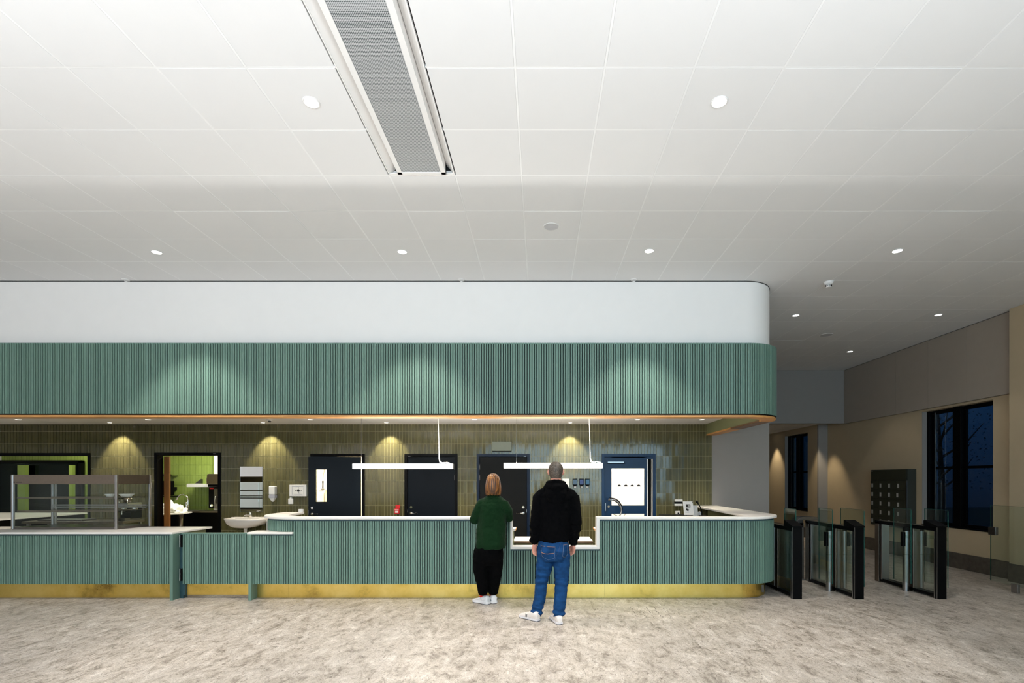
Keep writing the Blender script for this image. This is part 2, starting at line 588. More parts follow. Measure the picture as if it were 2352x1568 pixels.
rects = []
PX, PZ, G = .0600, .2418, .0038
k = 0
zt = 2.583 + PZ
for k in range(12):
    z1 = zt - PZ * k; z0 = z1 - PZ
    if z1 > 2.80: z1 = 2.80
    for c in range(0, 272):
        x1 = 3.37 - PX * c; x0 = x1 - PX
        rs = [(x0 + G, x1 - G, max(z0, 0) + G, z1 - G)]
        for o in openings:
            rs = [q for r in rs for q in subtract(r, o)]
        for r in rs:
            if r[1] - r[0] > .006 and r[3] - r[2] > .01: rects.append((k, c, r))


def tile_solid(bm, r, y, amp, rnd):
    x0, x1, z0, z1 = r
    a = rnd.uniform(-amp, amp); b = rnd.uniform(-amp * .5, amp * .5); dd = rnd.uniform(-.0006, .0006)
    xm, zm = (x0 + x1) / 2, (z0 + z1) / 2
    f = lambda x, z: y + dd + (x - xm) * a + (z - zm) * b
    fr = [bm.verts.new((x, f(x, z), z)) for x, z in ((x0, z0), (x1, z0), (x1, z1), (x0, z1))]
    bk = [bm.verts.new((x, y + .010, z)) for x, z in ((x0, z0), (x1, z0), (x1, z1), (x0, z1))]
    bm.faces.new(fr); bm.faces.new(bk[::-1])
    for i in range(4):
        j = (i + 1) % 4
        bm.faces.new((fr[j], fr[i], bk[i], bk[j]))


rnd = random.Random(3)
single = [q for q in rects if 1 <= q[0] <= 6 and q[2][1] > -.196 and q[2][0] < 3.4 and (q[2][3] - q[2][2]) > .1][:296]
sset = set((q[0], q[1], q[2]) for q in single)
bm = bmesh.new()
for q in rects:
    if q not in sset: tile_solid(bm, q[2], WB, .022, rnd)
tag(obj('wall_tile', bm, M['tile'], wall_back), kind='stuff')
for q in single:
    b2 = bmesh.new(); tile_solid(b2, q[2], WB, .022, rnd)
    obj('wall_tile', b2, M['tile'], wall_back)

struct('wall_back_grey', B((3.37, 4.50, WB + .012, WB + .45, 0, 4.5)), M['grey_wall'])
XCOR = 7.50
# right wall: near block, lower wall with the window openings, panelled band above
struct('wall_right_near', B((7.60, 8.1, REAR, 8.14, 0, 4.5)), M['beige'])
bm = bmesh.new()
box(bm, 7.75, 8.05, 8.14, 8.60, 0, 4.5)
box(bm, 7.75, 8.05, 8.60, 10.2, 0, .745)
box(bm, 7.75, 8.05, 8.60, 10.2, 3.01, 4.5)
box(bm, 7.75, 8.05, 10.2, 13.6, 0, 4.5)
wall_right = struct('wall_right', bm, M['beige'])
n_p = 0
ys = [8.145, 9.05, 9.95, 10.85, 11.75, 12.695]
for a, b in zip(ys, ys[1:]):
    obj('wall_panel', B((7.68, 7.75, a + .002, b - .002, 3.05, ZC - .012)), M['panel_grey'], wall_right)
obj('shadow_gap', B((7.70, 7.76, 8.145, 12.7, ZC - .012, ZC + .02)), M['dark_void'], wall_right)
struct('wall_bulkhead_right', B((3.5, 7.68, 12.70, 12.9, 3.057, 4.5)), M['grey_wall'])
struct('trim_1', B((7.50, 7.75, 13.54, 13.6, 0, 3.13)), M['grey_wall'])
bm = bmesh.new()
box(bm, XCOR, 7.8, 13.6, 14.08, 0, 3.2)
box(bm, XCOR, 7.8, 14.08, 15.4, 0, .755)
box(bm, XCOR, 7.8, 14.08, 15.4, 2.96, 3.2)
box(bm, XCOR, 7.8, 15.4, 20, 0, 3.2)
struct('wall_corridor_right', bm, M['beige'])
struct('wall_corridor_end', B((3, 8, 20, 20.2, 0, 3.3)), M['beige'])
struct('wall_corridor_left', B((4.3, 4.5, WB + .45, 20, 0, 3.3)), M['beige'])
cc = struct('ceiling_corridor', B((3.5, 7.8, 12.85, 20.1, 3.14, 3.3)), M['dark_void'])
for i in range(8):
    for j in range(7):
        obj('ceiling_tile', B((4.42 + .6 * i - .29, min(4.42 + .6 * i + .29, 7.7), 13.2 + .6 * j - .29, 13.2 + .6 * j + .29, 3.12, 3.145)), M['ceiling_tile'], cc) if 4.42 + .6 * i - .29 < 7.5 else None
# skirtings of dark stone, slab by slab
def skirt(name, segs):
    p = thing(name, None, None, (0, 0, 0), kind='structure')
    for s in segs: obj('stone_slab', B(s), M['skirting'], p, bevel=.003)


def runs(a, b, step):
    n = max(1, round((b - a) / step)); return [(a + (b - a) * i / n + .001, a + (b - a) * (i + 1) / n - .001) for i in range(n)]


skirt('baseboard_right', [(7.575, 7.61, a, b, 0, .29) for a, b in runs(2.0, 8.14, .9)] + [(7.73, 7.76, a, b, 0, .285) for a, b in runs(8.14, 13.6, .9)])
skirt('baseboard_corridor', [(XCOR - .02, XCOR + .01, a, b, 0, .28) for a, b in runs(13.6, 20, .9)] + [(XCOR - .02, 7.73, 13.51, 13.54, 0, .28)])
# left and rear walls, never in view but part of the room
struct('wall_left', B((-13.2, -13, REAR, 13.5, 0, 4.5)), M['white_paint'])
bm = bmesh.new()
box(bm, -13, -10.6, REAR - .2, REAR, 0, 4.5)
box(bm, -5.8, -4.0, REAR - .2, REAR, 0, 4.5)
box(bm, -10.6, -5.8, REAR - .2, REAR, 0, .9); box(bm, -10.6, -5.8, REAR - .2, REAR, 3.7, 4.5)
box(bm, -4.0, 8.1, REAR - .2, REAR, 3.85, 4.5); box(bm, -4.0, 8.1, REAR - .2, REAR, 0, .4)
struct('wall_rear', bm, M['white_paint'])
wr = thing('window_3', None, None, (2, REAR, 0), kind='structure')
for x in [-4.0 + i * 2.0 for i in range(7)]:
    obj('window_frame', B((x - .03, x + .03, REAR - .14, REAR - .06, .4, 3.85)), M['black'], wr)
for z in (.43, 2.4, 3.82): obj('window_frame', B((-4, 7.6, REAR - .13, REAR - .07, z - .03, z + .03)), M['black'], wr)
wr = thing('window_4', None, None, (-8, REAR, 0), kind='structure')
for x in (-10.6, -9, -7.4, -5.8): obj('window_frame', B((x - .03, x + .03, REAR - .14, REAR - .06, .9, 3.7)), M['black'], wr)

# windows of the right wall
def side_window(name, xin, ya, yb, z0, z1, zt):
    wn = thing(name, None, None, (xin, (ya + yb) / 2, z0), kind='structure')
    xa, xb = xin + .13, xin + .19
    f = .07
    obj('window_sill', B((xin - .015, xa + .05, ya, yb, z0 - .012, z0 + .006)), M['black'], wn)
    obj('reveal', B((xin, xin + .25, yb - .012, yb, z0, z1)), M['grey_wall'], wn)
    for b in ((xa, xb, ya, yb, z0, z0 + f), (xa, xb, ya, yb, z1 - f, z1), (xa, xb, ya, ya + f, z0, z1), (xa - .04, xb, yb - f - .012, yb - .012, z0, z1)):
        obj('window_frame', B(b), M['black'], wn, bevel=.004)
    ym = (ya + yb) / 2 + .05
    obj('mullion', B((xa - .05, xb, ym - .09, ym + .09, z0, z1)), M['black'], wn, bevel=.004)
    obj('blind_guide', B((xa - .075, xa - .055, yb - f - .2, yb - f - .185, z0 + .05, z1 - .05)), M['steel_dark'], wn)
    for a, b in ((ya + f, ym - .09), (ym + .09, yb - f - .012)):
        obj('transom', B((xa, xb, a, b, zt - .025, zt + .025)), M['black'], wn)
        obj('sash', B((xa + .015, xb - .01, a, a + .05, z0 + f, z1 - f), (xa + .015, xb - .01, b - .05, b, z0 + f, z1 - f)), M['black'], wn)
        for c, d in ((z0 + f, zt - .025), (zt + .025, z1 - f)):
            obj('pane', B((xa + .03, xa + .036, a, b, c, d)), M['glass_dark'], wn)


side_window('window_1', 7.75, 8.60, 10.2, .745, 3.01, 1.87)
side_window('window_2', XCOR, 14.08, 15.4, .755, 2.96, 1.86)
# dusk garden beyond the windows: lawn and bare-ish trees
tag(obj('lawn', B((8.2, 60, -10, 40, -.9, -.6)), mat('lawn_dusk', (.02, .035, .02), .9, var=.3)), kind='structure')
M['bark'] = mat('bark', (.03, .03, .03), .9)
M['leaf'] = mat('leaf_dusk', (.04, .09, .11), .7, var=.3)
for k, (tx, ty, th, lab) in enumerate([(15.5, 19.5, 6.5, 'dim leafy garden tree seen through the left light of the large window')]):
    t = thing('garden_tree', lab, 'tree', (tx, ty, -.6))
    bm = bmesh.new(); tube(bm, [(tx, ty, -.6), (tx + .1, ty, 1.2), (tx, ty + .1, th * .7)], [.16, .12, .03], 10)
    for q in range(14):
        a = q * 2.4; z = 1.2 + q * .25
        tube(bm, [(tx, ty, z), (tx + math.cos(a) * .8, ty + math.sin(a) * .8, z + .6), (tx + math.cos(a) * 1.3, ty + math.sin(a) * 1.3, z + 1.3)], [.05, .03, .01], 6)
    obj('trunk', bm, M['bark'], t, smooth=True)
    bm = bmesh.new(); rr = random.Random(k)
    for q in range(1400):
        a = rr.uniform(0, 2 * PI); r = 1.7 * math.sqrt(rr.random()); z = rr.uniform(1.2, th)
        p = Vector((tx + math.cos(a) * r, ty + math.sin(a) * r, z)); s = rr.uniform(.03, .06)
        u = Vector((rr.uniform(-1, 1), rr.uniform(-1, 1), rr.uniform(-1, 1))).normalized(); v = u.orthogonal().normalized()
        bm.faces.new([bm.verts.new(p + u * s), bm.verts.new(p + v * s * .5), bm.verts.new(p - u * s), bm.verts.new(p - v * s * .5)])
    tag(obj('leaves', bm, M['leaf'], t), kind='stuff')


# ------------------------------------------------------------------ paths for curved slatted fronts
def path(xr, yf, R, off, yb, xl=None, yl=None, Rl=0, n=14):
    """left to right; off inwards; returns points"""
    pts = []
    if yl is not None:
        pts.append((xl + off, yl))
        pts += [(xl + Rl + (Rl - off) * math.cos(a), yf + Rl + (Rl - off) * math.sin(a)) for a in [PI + PI / 2 * i / n for i in range(n + 1)]]
    else:
        pts.append((xl, yf + off))
    pts += [(xr - R + (R - off) * math.cos(a), yf + R + (R - off) * math.sin(a)) for a in [1.5 * PI + PI / 2 * i / n for i in range(n + 1)]]
    pts.append((xr - off, yb))
    return pts


def clipx(pts, x0, x1):
    """keep the front run between x0 and x1 (front segment is one straight piece)"""
    out = []
    for (a, b) in zip(pts, pts[1:]):
        for s in (0, 1):
            pass
    res = []
    for i in range(len(pts)):
        p = pts[i]
        if i > 0:
            q = pts[i - 1]
            for xc in (x0, x1):
                if (q[0] - xc) * (p[0] - xc) < 0 and abs(p[0] - q[0]) > 1.0:
                    t = (xc - q[0]) / (p[0] - q[0]); res.append((xc, q[1] + t * (p[1] - q[1])))
        res.append(p)
    return [p for p in res if x0 - 1e-6 <= p[0] <= x1 + 1e-6]


PITCH, SW, SD = .0328, .0222, .026

# ------------------------------------------------------------------ bulkhead and green fascia
pb = path(3.37, 6.98, .51, 0, WB + .1, xl=-13); pbi = path(3.37, 6.98, .51, .08, WB + .1, xl=-13)
wf = struct('wall_bulkhead', band(bmesh.new(), pb, pbi, 3.45, 4.405), M['white_paint'], smooth=True)
edge_split(wf, 35)
pa, pc = path(3.37, 6.98, .51, -.004, WB + .1, xl=-13), path(3.37, 6.98, .51, .02, WB + .1, xl=-13)
obj('shadow_gap', band(bmesh.new(), pa, pc, ZC - .010, ZC + .002), M['dark_void'], wf)

fas = thing('canopy_fascia', 'long green slatted canopy fascia with rounded right end above the counter', 'canopy', (0, 6.88, 2.505))
FX, FY, FR = 3.46, 6.88, .60
obj('backing', band(bmesh.new(), path(FX, FY, FR, SD, WB, xl=-13), path(FX, FY, FR, .09, WB, xl=-13), 2.545, 3.514), M['backing'], fas, smooth=False)
obj('black_gap', band(bmesh.new(), path(FX, FY, FR, .006, WB, xl=-13), path(FX, FY, FR, .10, WB, xl=-13), 2.530, 2.5455), M['black'], fas)
# oak edge, board by board
po, pi_ = path(FX, FY, FR, .012, WB, xl=-13), path(FX, FY, FR, .20, WB, xl=-13)
xs = [-13, -10.5, -8.4, -6.1, -3.6, -1.4, .9, FX - FR]
for a, b in zip(xs, xs[1:]):
    obj('oak_board', B((a + .001, b - .001, FY + .012, FY + .20, 2.502, 2.532)), M['wood'], fas)
arc_o, arc_i = po[1:-1], pi_[1:-1]
obj('oak_board', band(bmesh.new(), arc_o, arc_i, 2.502, 2.532), M['wood'], fas, smooth=False)
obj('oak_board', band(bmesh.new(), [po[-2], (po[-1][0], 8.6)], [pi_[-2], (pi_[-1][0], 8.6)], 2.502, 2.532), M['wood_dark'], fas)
obj('oak_board', band(bmesh.new(), [(po[-1][0], 8.602), po[-1]], [(pi_[-1][0], 8.602), pi_[-1]], 2.502, 2.532), M['wood'], fas)
obj('inner_panel', band(bmesh.new(), path(FX, FY, FR, .20, WB, xl=-13), path(FX, FY, FR, .185, WB, xl=-13), 2.53, 2.76), M['olive'], fas)
obj('top_board', band(bmesh.new(), path(FX, FY, FR, .006, WB, xl=-13), path(FX, FY, FR, .35, WB, xl=-13), 3.500, 3.5135), M['green_panel'], fas)


def slat_mesh(z0, z1, name='slat'):
    bm = B((-SW / 2, SW / 2, 0, SD, z0, z1))
    me = bpy.data.meshes.new(name); bmesh.ops.recalc_face_normals(bm, faces=bm.faces); bm.to_mesh(me); bm.free()
    me.materials.append(M['green_slat']); return me


def slat(me, x, y, ang, parent):
    o = bpy.data.objects.new('slat', me); COL.objects.link(o); o.parent = parent
    p = wl(parent)
    o.location = (x - p.x, y - p.y, -p.z); o.rotation_euler = (0, 0, ang)
    return o


def slat_stuff(items, z0, z1, parent):
    bm = bmesh.new()
    for x, y, ang in items:
        n0 = len(bm.verts); box(bm, -SW / 2, SW / 2, 0, SD, z0, z1)
        bm.verts.ensure_lookup_table()
        vs = bm.verts[n0:]
        mtx = Matrix.Translation((x, y, 0)) @ Matrix.Rotation(ang, 4, 'Z')
        bmesh.ops.transform(bm, matrix=mtx, verts=vs)
    return tag(obj('slat', bm, M['green_slat'], parent), kind='stuff')


def slat_spots(xr, yf, R, yb, xl):
    out = []
    x = xr - R
    while x > xl: out.append((x, yf, 0)); x -= PITCH
    L = R * PI / 2; n = int(L / PITCH)
    for i in range(1, n + 1):
        a = (i * PITCH) / R
        out.append((xr - R + R * math.sin(a), yf + R - R * math.cos(a), a))
    s = yf + R + (n + 1) * PITCH - L
    while s < yb: out.append((xr, s, PI / 2)); s += PITCH
    return out


sp = slat_spots(FX, FY, FR, WB - .02, -13)
me = slat_mesh(2.547, 3.514)
order = [s for s in sp if s[2] < 1.45 and s[0] > -7.6]
order.sort(key=lambda s: -s[0])
ind, rest = order[:299], order[299:] + [s for s in sp if not (s[2] < 1.45 and s[0] > -7.6)]
for s in ind: slat(me, *s, fas)
slat_stuff(rest, 2.547, 3.514, fas)

# soffit over the serving area
so = struct('ceiling_soffit', B((-13, 3.25, 7.07, WB + .02, ZS, ZS + .05)), M['white_paint'])
for i in range(11):
    obj('soffit_joint', B((-10.4 + 1.2 * i, -10.397 + 1.2 * i, 7.1, WB, ZS - .0008, ZS + .01)), M['speaker'], so)

# ------------------------------------------------------------------ counters
TX, TY, TR = 3.42, 6.88, .60
TL = -3.97
PY = 7.0                      # brass plinth plane
tc_ = thing('reception_counter', 'tall green slatted reception counter with rounded ends, lowered middle section and brass plinth', 'counter', (0, 7.0, 0))
CL, CR = -.403, .811
full = lambda off: path(TX, TY, TR, off, 9.80, xl=TL, yl=7.9, Rl=.60)
z_s0, z_s1 = .214, 1.075
a, b = full(SD), full(.14)
bm = bmesh.new()
band(bm, clipx(a, TL, CL + .02), clipx(b, TL, CL + .02), .214, 1.10)
band(bm, [(CL, TY + SD), (CR, TY + SD)], [(CL, TY + .14), (CR, TY + .14)], .214, .70)
band(bm, clipx(a, CR - .02, TX), clipx(b, CR - .02, TX), .214, 1.10)
obj('backing', bm, M['backing'], tc_)
bm = bmesh.new()
b2 = full(.15)
band(bm, clipx(b, TL, CL + .02), clipx(b2, TL, CL + .02), .0, 1.10)
band(bm, [(CL, TY + .14), (CR, TY + .14)], [(CL, TY + .15), (CR, TY + .15)], .0, .70)
band(bm, clipx(b, CR - .02, TX), clipx(b2, CR - .02, TX), .0, 1.10)
obj('inner_panel', bm, M['olive'], tc_)
# dark blue-green trim under the worktop
bm = bmesh.new()
t0, t1 = full(.006), full(.08)
band(bm, clipx(t0, TL, CL + .03), clipx(t1, TL, CL + .03), 1.076, 1.101)
band(bm, clipx(t0, CR - .03, TX), clipx(t1, CR - .03, TX), 1.076, 1.101)
box(bm, CL, CR, TY + .006, TY + .08, .672, .70)
obj('trim_strip', bm, M['teal_dark'], tc_)
# worktop: narrow front cap, wide wings
def worktop_right():
    o = clipx(path(TX, TY, TR, -.04, 9.82, xl=TL, yl=7.9, Rl=.60), CR + .0, 9)
    i = [(CR + .0, 7.0), (2.93, 7.0), (3.00, 9.82)]
    return o + i[::-1]


bm = bmesh.new()
prism(bm, worktop_right(), 1.101, 1.135)
o = clipx(path(TX, TY, TR, -.04, 9.82, xl=TL, yl=7.9, Rl=.60), -9, CL)
prism(bm, o + [(CL, 7.0), (-3.35, 7.0), (-3.60, 7.2), (-3.69, 7.5), (-3.70, 7.9)], 1.101, 1.135)
obj('worktop', bm, M['worktop'], tc_, bevel=.006)
obj('window_trim', B((CL, CL + .03, 6.8385, 7.0, .733, 1.134)), M['worktop'], tc_, bevel=.002)
obj('window_trim', B((CR - .04, CR, 6.8385, 7.0, .733, 1.134)), M['worktop'], tc_, bevel=.002)
obj('window_sill', B((CL, CR, 6.8385, 7.0, .698, .733)), M['worktop'], tc_, bevel=.002)
# brass plinth, sheet by sheet
xs = [-3.96, -3.50, -1.32, .9, TX - TR]
for q, r in zip(xs, xs[1:]):
    obj('brass_sheet', B((q + .0006, r - .0006, PY, PY + .03, 0, .216)), M['brass'], tc_)
arc1, arc2 = path(TX, TY, TR, .12, 9.8, xl=TL)[1:], path(TX, TY, TR, .15, 9.8, xl=TL)[1:]
obj('brass_sheet', band(bmesh.new(), arc1, arc2, 0, .216), M['brass'], tc_, smooth=False)
obj('plinth_outlet', B((3.14, 3.175, 7.125, 7.16, .05, .15)), M['steel_dark'], tc_)
# low cap at the left end of the tall counter
obj('low_cap', B((-3.985, -3.37, 6.84, 7.08, .900, .927)), M['worktop'], tc_, bevel=.004)
obj('low_trim', B((-3.95, -3.37, TY + .006, TY + .08, .877, .901)), M['teal_dark'], tc_)
obj('low_backing', B((-3.93, -3.37, TY + SD, 7.6, .214, .90)), M['backing'], tc_)
me_t = slat_mesh(z_s0, z_s1); me_c = slat_mesh(z_s0, .671); me_l = slat_mesh(z_s0, .876); me_a = slat_mesh(.93, z_s1)
nt_ = 0
x = -3.36
while x < TX - TR:
    if CL - .005 < x < CR + .005: slat(me_c, x, TY, 0, tc_)
    else: slat(me_t, x, TY, 0, tc_)
    x += PITCH; nt_ += 1
x0 = x - (TX - TR)
nA = int(TR * PI / 2 / PITCH)
for i in range(nA + 1):
    a = (x0 + i * PITCH) / TR
    slat(me_t, TX - TR + TR * math.sin(a), TY + TR - TR * math.cos(a), a, tc_)
for i in range(1, nA + 14):
    s = i * PITCH
    if s < TR * PI / 2:
        a = s / TR; slat(me_a, TL + TR - TR * math.sin(a), TY + TR - TR * math.cos(a), -a, tc_)
for x in [-3.36 - PITCH * (i + 1) for i in range(17)]: slat(me_l, x, TY, 0, tc_)
slat_stuff([(TX, TY + TR + .03 + PITCH * i, PI / 2) for i in range(68)], z_s0, z_s1, tc_)

# left low counter
lc = thing('serving_counter', 'low green slatted serving counter with white top under the glass display case', 'counter', (-9, 7.2, 0))
obj('worktop', prism(bmesh.new(), [(-12.9, 6.84), (-5.0, 6.84), (-5.0, 7.68), (-12.9, 7.68)], .900, .927), M['worktop'], lc, bevel=.004)
obj('trim_strip', B((-12.9, -5.04, TY + .006, TY + .08, .877, .901)), M['teal_dark'], lc)
obj('backing', B((-12.9, -5.04, TY + SD, TY + .11, .214, .90)), M['backing'], lc)
obj('carcass', B((-12.9, -5.05, TY + .16, 7.6, 0, .90)), M['olive'], lc)
for q, r in ((-12.9, -9.2), (-9.2, -6.6), (-6.6, -5.04)):
    obj('brass_sheet', B((q + .0006, r - .0006, PY, PY + .03, 0, .216)), M['brass'], lc)
x = -5.06; its = []
while x > -12.85:
    if x > -7.6: slat(me_l, x, TY, 0, lc)
    else: its.append((x, TY, 0))
    x -= PITCH
slat_stuff(its, z_s0, .876, lc)
obj('end_post', B((-5.035, -4.992, 6.838, 7.0, 0, .900)), M['green_slat'], lc, bevel=.002)
obj('hinge_post', B((-4.985, -4.94, 6.97, 7.05, 0, .89)), M['teal_dark'], lc)

# gate
gt = thing('counter_gate', 'low green slatted swing gate with brass kick plate between the two counters', 'gate', (-4.47, 7, .046))
GX0, GX1, GY = -4.93, -3.995, 6.935
obj('gate_board', B((GX0, GX1, GY + SD, GY + .06, .21, .905)), M['backing'], gt)
obj('gate_cap', B((GX0 - .01, GX1, GY - .004, GY + .065, .890, .908)), M['green_slat'], gt, bevel=.002)
obj('kick_plate', B((GX0 + .03, GX1 - .005, GY + .045, GY + .055, .046, .214)), M['brass'], gt)
obj('gate_frame', B((GX0, GX0 + .028, GY + .02, GY + .06, .046, .214)), M['teal_dark'], gt)
meg = slat_mesh(.205, .889)
x = GX0 + .014
while x < GX1: slat(meg, x, GY, 0, gt); x += PITCH
for z in (.335, .80):
    h = obj('hinge', cyl(bmesh.new(), (-4.955, 6.925, z - .085), (-4.955, 6.925, z + .085), .011, 12), M['chrome'], gt, smooth=True)
    edge_split(h)
    obj('hinge_leaf', B((-4.947, -4.925, 6.915, 6.94, z - .085, z + .085)), M['black'], h)
gp = obj('gate_post', B((-3.965, -3.93, 6.838, 7.0, 0, .900)), M['green_slat'], tc_, bevel=.002)
obj('threshold', B((-4.94, -3.97, 7.0, 7.03, 0, .004)), M['steel'], floor)

# desk behind the lowered section
ds = thing('desk', 'white topped desk with wooden edge behind the lowered counter section', 'desk', (.2, 7.6, 0))
obj('desk_top', B((-.39, .78, 7.36, 7.97, .715, .742)), M['worktop'], ds)
obj('edge_band', B((-.39, .78, 7.352, 7.36, .712, .742)), M['wood_dark'], ds)
obj('modesty_panel', B((-.36, .75, 7.42, 7.44, .25, .712)), M['olive'], ds)
for x in (-.36, .72): obj('leg', B((x, x + .03, 7.40, 7.94, 0, .712)), M['olive'], ds)
for nm, lab, x0, x1 in (('side_cabinet', 'olive cabinet with white top just left of the lowered counter opening', -1.9, -.345), ('side_cabinet', 'olive cabinet with white top just right of the lowered counter opening', .78, 2.6)):
    c = thing(nm, lab, 'cabinet', ((x0 + x1) / 2, 7.3, 0))
    obj('cabinet_body', B((x0 + .03, x1 - .03, 7.04, 7.33, 0, .925)), M['olive'], c)
    obj('cabinet_top', B((x0, x1, 7.04, 7.345, .925, .95)), M['worktop'], c)
    obj('edge_band', B((x0 - .004, x0, 7.04, 7.345, .922, .95), (x1, x1 + .004, 7.04, 7.345, .922, .95)), M['wood'], c)
# back desk at the right end carrying microphone and sign stands
rd = thing('back_desk', 'dark topped desk behind the right end of the reception counter', 'desk', (2.5, 9, 0))
obj('desk_top', B((2.2, 2.98, 8.1, 9.3, .975, 1.00)), M['black'], rd)
obj('desk_body', B((2.25, 2.95, 8.15, 9.3, 0, .975)), M['olive'], rd)

# ------------------------------------------------------------------ doors in the tiled wall
def lever(parent, x, z, y, right=1, name='door_handle'):
    bm = cyl(bmesh.new(), (x, y, z), (x, y - .012, z), .026, 20)
    cyl(bm, (x, y - .01, z), (x, y - .055, z), .010, 10)
    tube(bm, [(x, y - .05, z), (x + right * .03, y - .055, z), (x + right * .125, y - .052, z)], [.010, .009, .008], 8)
    o = obj(name, bm, M['chrome'], parent, smooth=True); edge_split(o)
    bm = cyl(bmesh.new(), (x, y, z + .115), (x, y - .014, z + .115), .025, 20)
    cyl(bm, (x, y - .012, z + .115), (x, y - .02, z + .115), .011, 10)
    o = obj('lock_cylinder', bm, M['chrome'], parent, smooth=True); edge_split(o)


def door(n, op, frame_m, leaf_m, hinge='right', leaf=True, label=None):
    a, b, t = op
    d = thing('door_%d' % n, label, None, ((a + b) / 2, WB, 0), kind='structure')
    f = .055
    for q in ((a, a + f, WB - .012, WB + .16, 0, t), (b - f, b, WB - .012, WB + .16, 0, t), (a + f, b - f, WB - .012, WB + .16, t - f, t)):
        obj('door_frame', B(q), frame_m, d, bevel=.0015)
    if leaf:
        lf = obj('door_leaf', B((a + f + .003, b - f - .003, WB + .012, WB + .055, .008, t - f - .004)), leaf_m, d, bevel=.002)
        obj('shadow_gap', B((a + f, b - f, WB + .05, WB + .07, 0, t - f)), M['black_matte'], d)
        hx = b - f - .002 if hinge == 'right' else a + f + .002
        for z in (1.68, 1.89):
            obj('hinge', cyl(bmesh.new(), (hx, WB + .005, z - .055), (hx, WB + .005, z + .055), .008, 10), M['steel'], d, smooth=True)
        lx = a + f + .075 if hinge == 'right' else b - f - .075
        lever(lf, lx, .985, WB + .012, 1 if hinge == 'right' else -1)
        sx = a + f + .01 if hinge == 'right' else b - f - .01
        obj('strike_plate', B((sx - .004, sx + .004, WB - .014, WB - .004, 1.0, 1.06)), M['steel'], d)
        obj('leaf_closer_tab', B((a + .07, a + .12, WB - .015, WB - .01, t - .05, t - .043) if hinge == 'right' else (b - .12, b - .07, WB - .015, WB - .01, t - .05, t - .043)), M['steel'], d)
    return d


door(2, openings[3], M['black'], M['navy'], 'right')
door(3, openings[4], M['navy_frame'], M['charcoal_door'], 'left')
# rooms behind the doors that stand open or are glazed: a bright tiled wash room
d1 = door(1, openings[2], M['black'], M['navy'], leaf=False)
# leaf of door 1 stands ajar, hinged at its right edge
HX, HY = openings[2][1] - .069, WB - .02
ang = math.radians(12.5)
Lw = .955
ca, sa = math.cos(ang), math.sin(ang)


def dl(u, v, z): return Vector((HX - u * ca - v * sa, HY - u * sa + v * ca, z))      # u from the hinge, v thickness


def dbox(bm, u0, u1, v0, v1, z0, z1):
    vs = [bm.verts.new(dl(u, v, z)) for u in (u0, u1) for v in (v0, v1) for z in (z0, z1)]
    for f in ((0, 1, 3, 2), (4, 6, 7, 5), (0, 4, 5, 1), (2, 3, 7, 6), (0, 2, 6, 4), (1, 5, 7, 3)):
        bm.faces.new([vs[i] for i in f])


wu0, wu1, wz0, wz1 = Lw - .325, Lw - .135, 1.215, 1.835
bm = bmesh.new()
for q in ((0, wu0, 0, .04, .01, 2.085), (wu1, Lw, 0, .04, .01, 2.085), (wu0, wu1, 0, .04, .01, wz0), (wu0, wu1, 0, .04, wz1, 2.085)): dbox(bm, *q)
lf = obj('door_leaf', bm, M['navy'], d1)
bm = bmesh.new(); dbox(bm, wu0, wu1, .016, .022, wz0, wz1)
obj('pane', bm, M['glass'], lf)
bm = bmesh.new()
for q in ((wu0 - .012, wu0, -.006, 0, wz0 - .012, wz1 + .012), (wu1, wu1 + .012, -.006, 0, wz0 - .012, wz1 + .012), (wu0, wu1, -.006, 0, wz0 - .012, wz0), (wu0, wu1, -.006, 0, wz1, wz1 + .012)): dbox(bm, *q)
obj('glazing_bead', bm, M['black'], lf)
p = dl(Lw - .07, 0, .985)
lever(lf, p.x, p.z, p.y, 1)
obj('latch', B((p.x - .085, p.x - .07, p.y + .0, p.y + .03, .97, 1.06)), M['steel'], lf)


def room(n, x0, x1, y0, y1, z1, wm, lamp, size, color=(1, .93, .82), floor_m=None):
    r = thing('wall_room', None, None, ((x0 + x1) / 2, (y0 + y1) / 2, 0), kind='structure')
    obj('partition', B((x0 - .05, x0, y0, y1, 0, z1), (x1, x1 + .05, y0, y1, 0, z1)), wm, r)
    obj('rear_partition', B((x0, x1, y1, y1 + .05, 0, z1)), wm, r)
    obj('room_ceiling', B((x0, x1, y0, y1, z1, z1 + .05)), M['white_paint'], r)
    l = bpy.data.lights.new('room_lamp', 'AREA'); l.shape = 'RECTANGLE'; l.size, l.size_y = size; l.energy = lamp; l.color = color
    o = bpy.data.objects.new('room_lamp', l); COL.objects.link(o); o.location = ((x0 + x1) / 2, (y0 + y1) / 2, z1 - .03)
    return r


M['cream'] = mat('cream_wall', (.80, .72, .52), .5, var=.01)
M['bright_wall'] = mat('bright_wall', (.85, .80, .72), .7, var=.02)
rw = room('wash', -5.6, -2.9, WB + .16, 11.6, 2.7, M['cream'], 130, (1.2, .8))
for i in range(5):
    for j in range(8):
        x0, z0 = -4.95 + .30 * i, .3 + .30 * j
        obj('wall_tile', B((x0 + .002, x0 + .298, 11.585, 11.60, z0 + .002, z0 + .298)), M['cream'], rw)
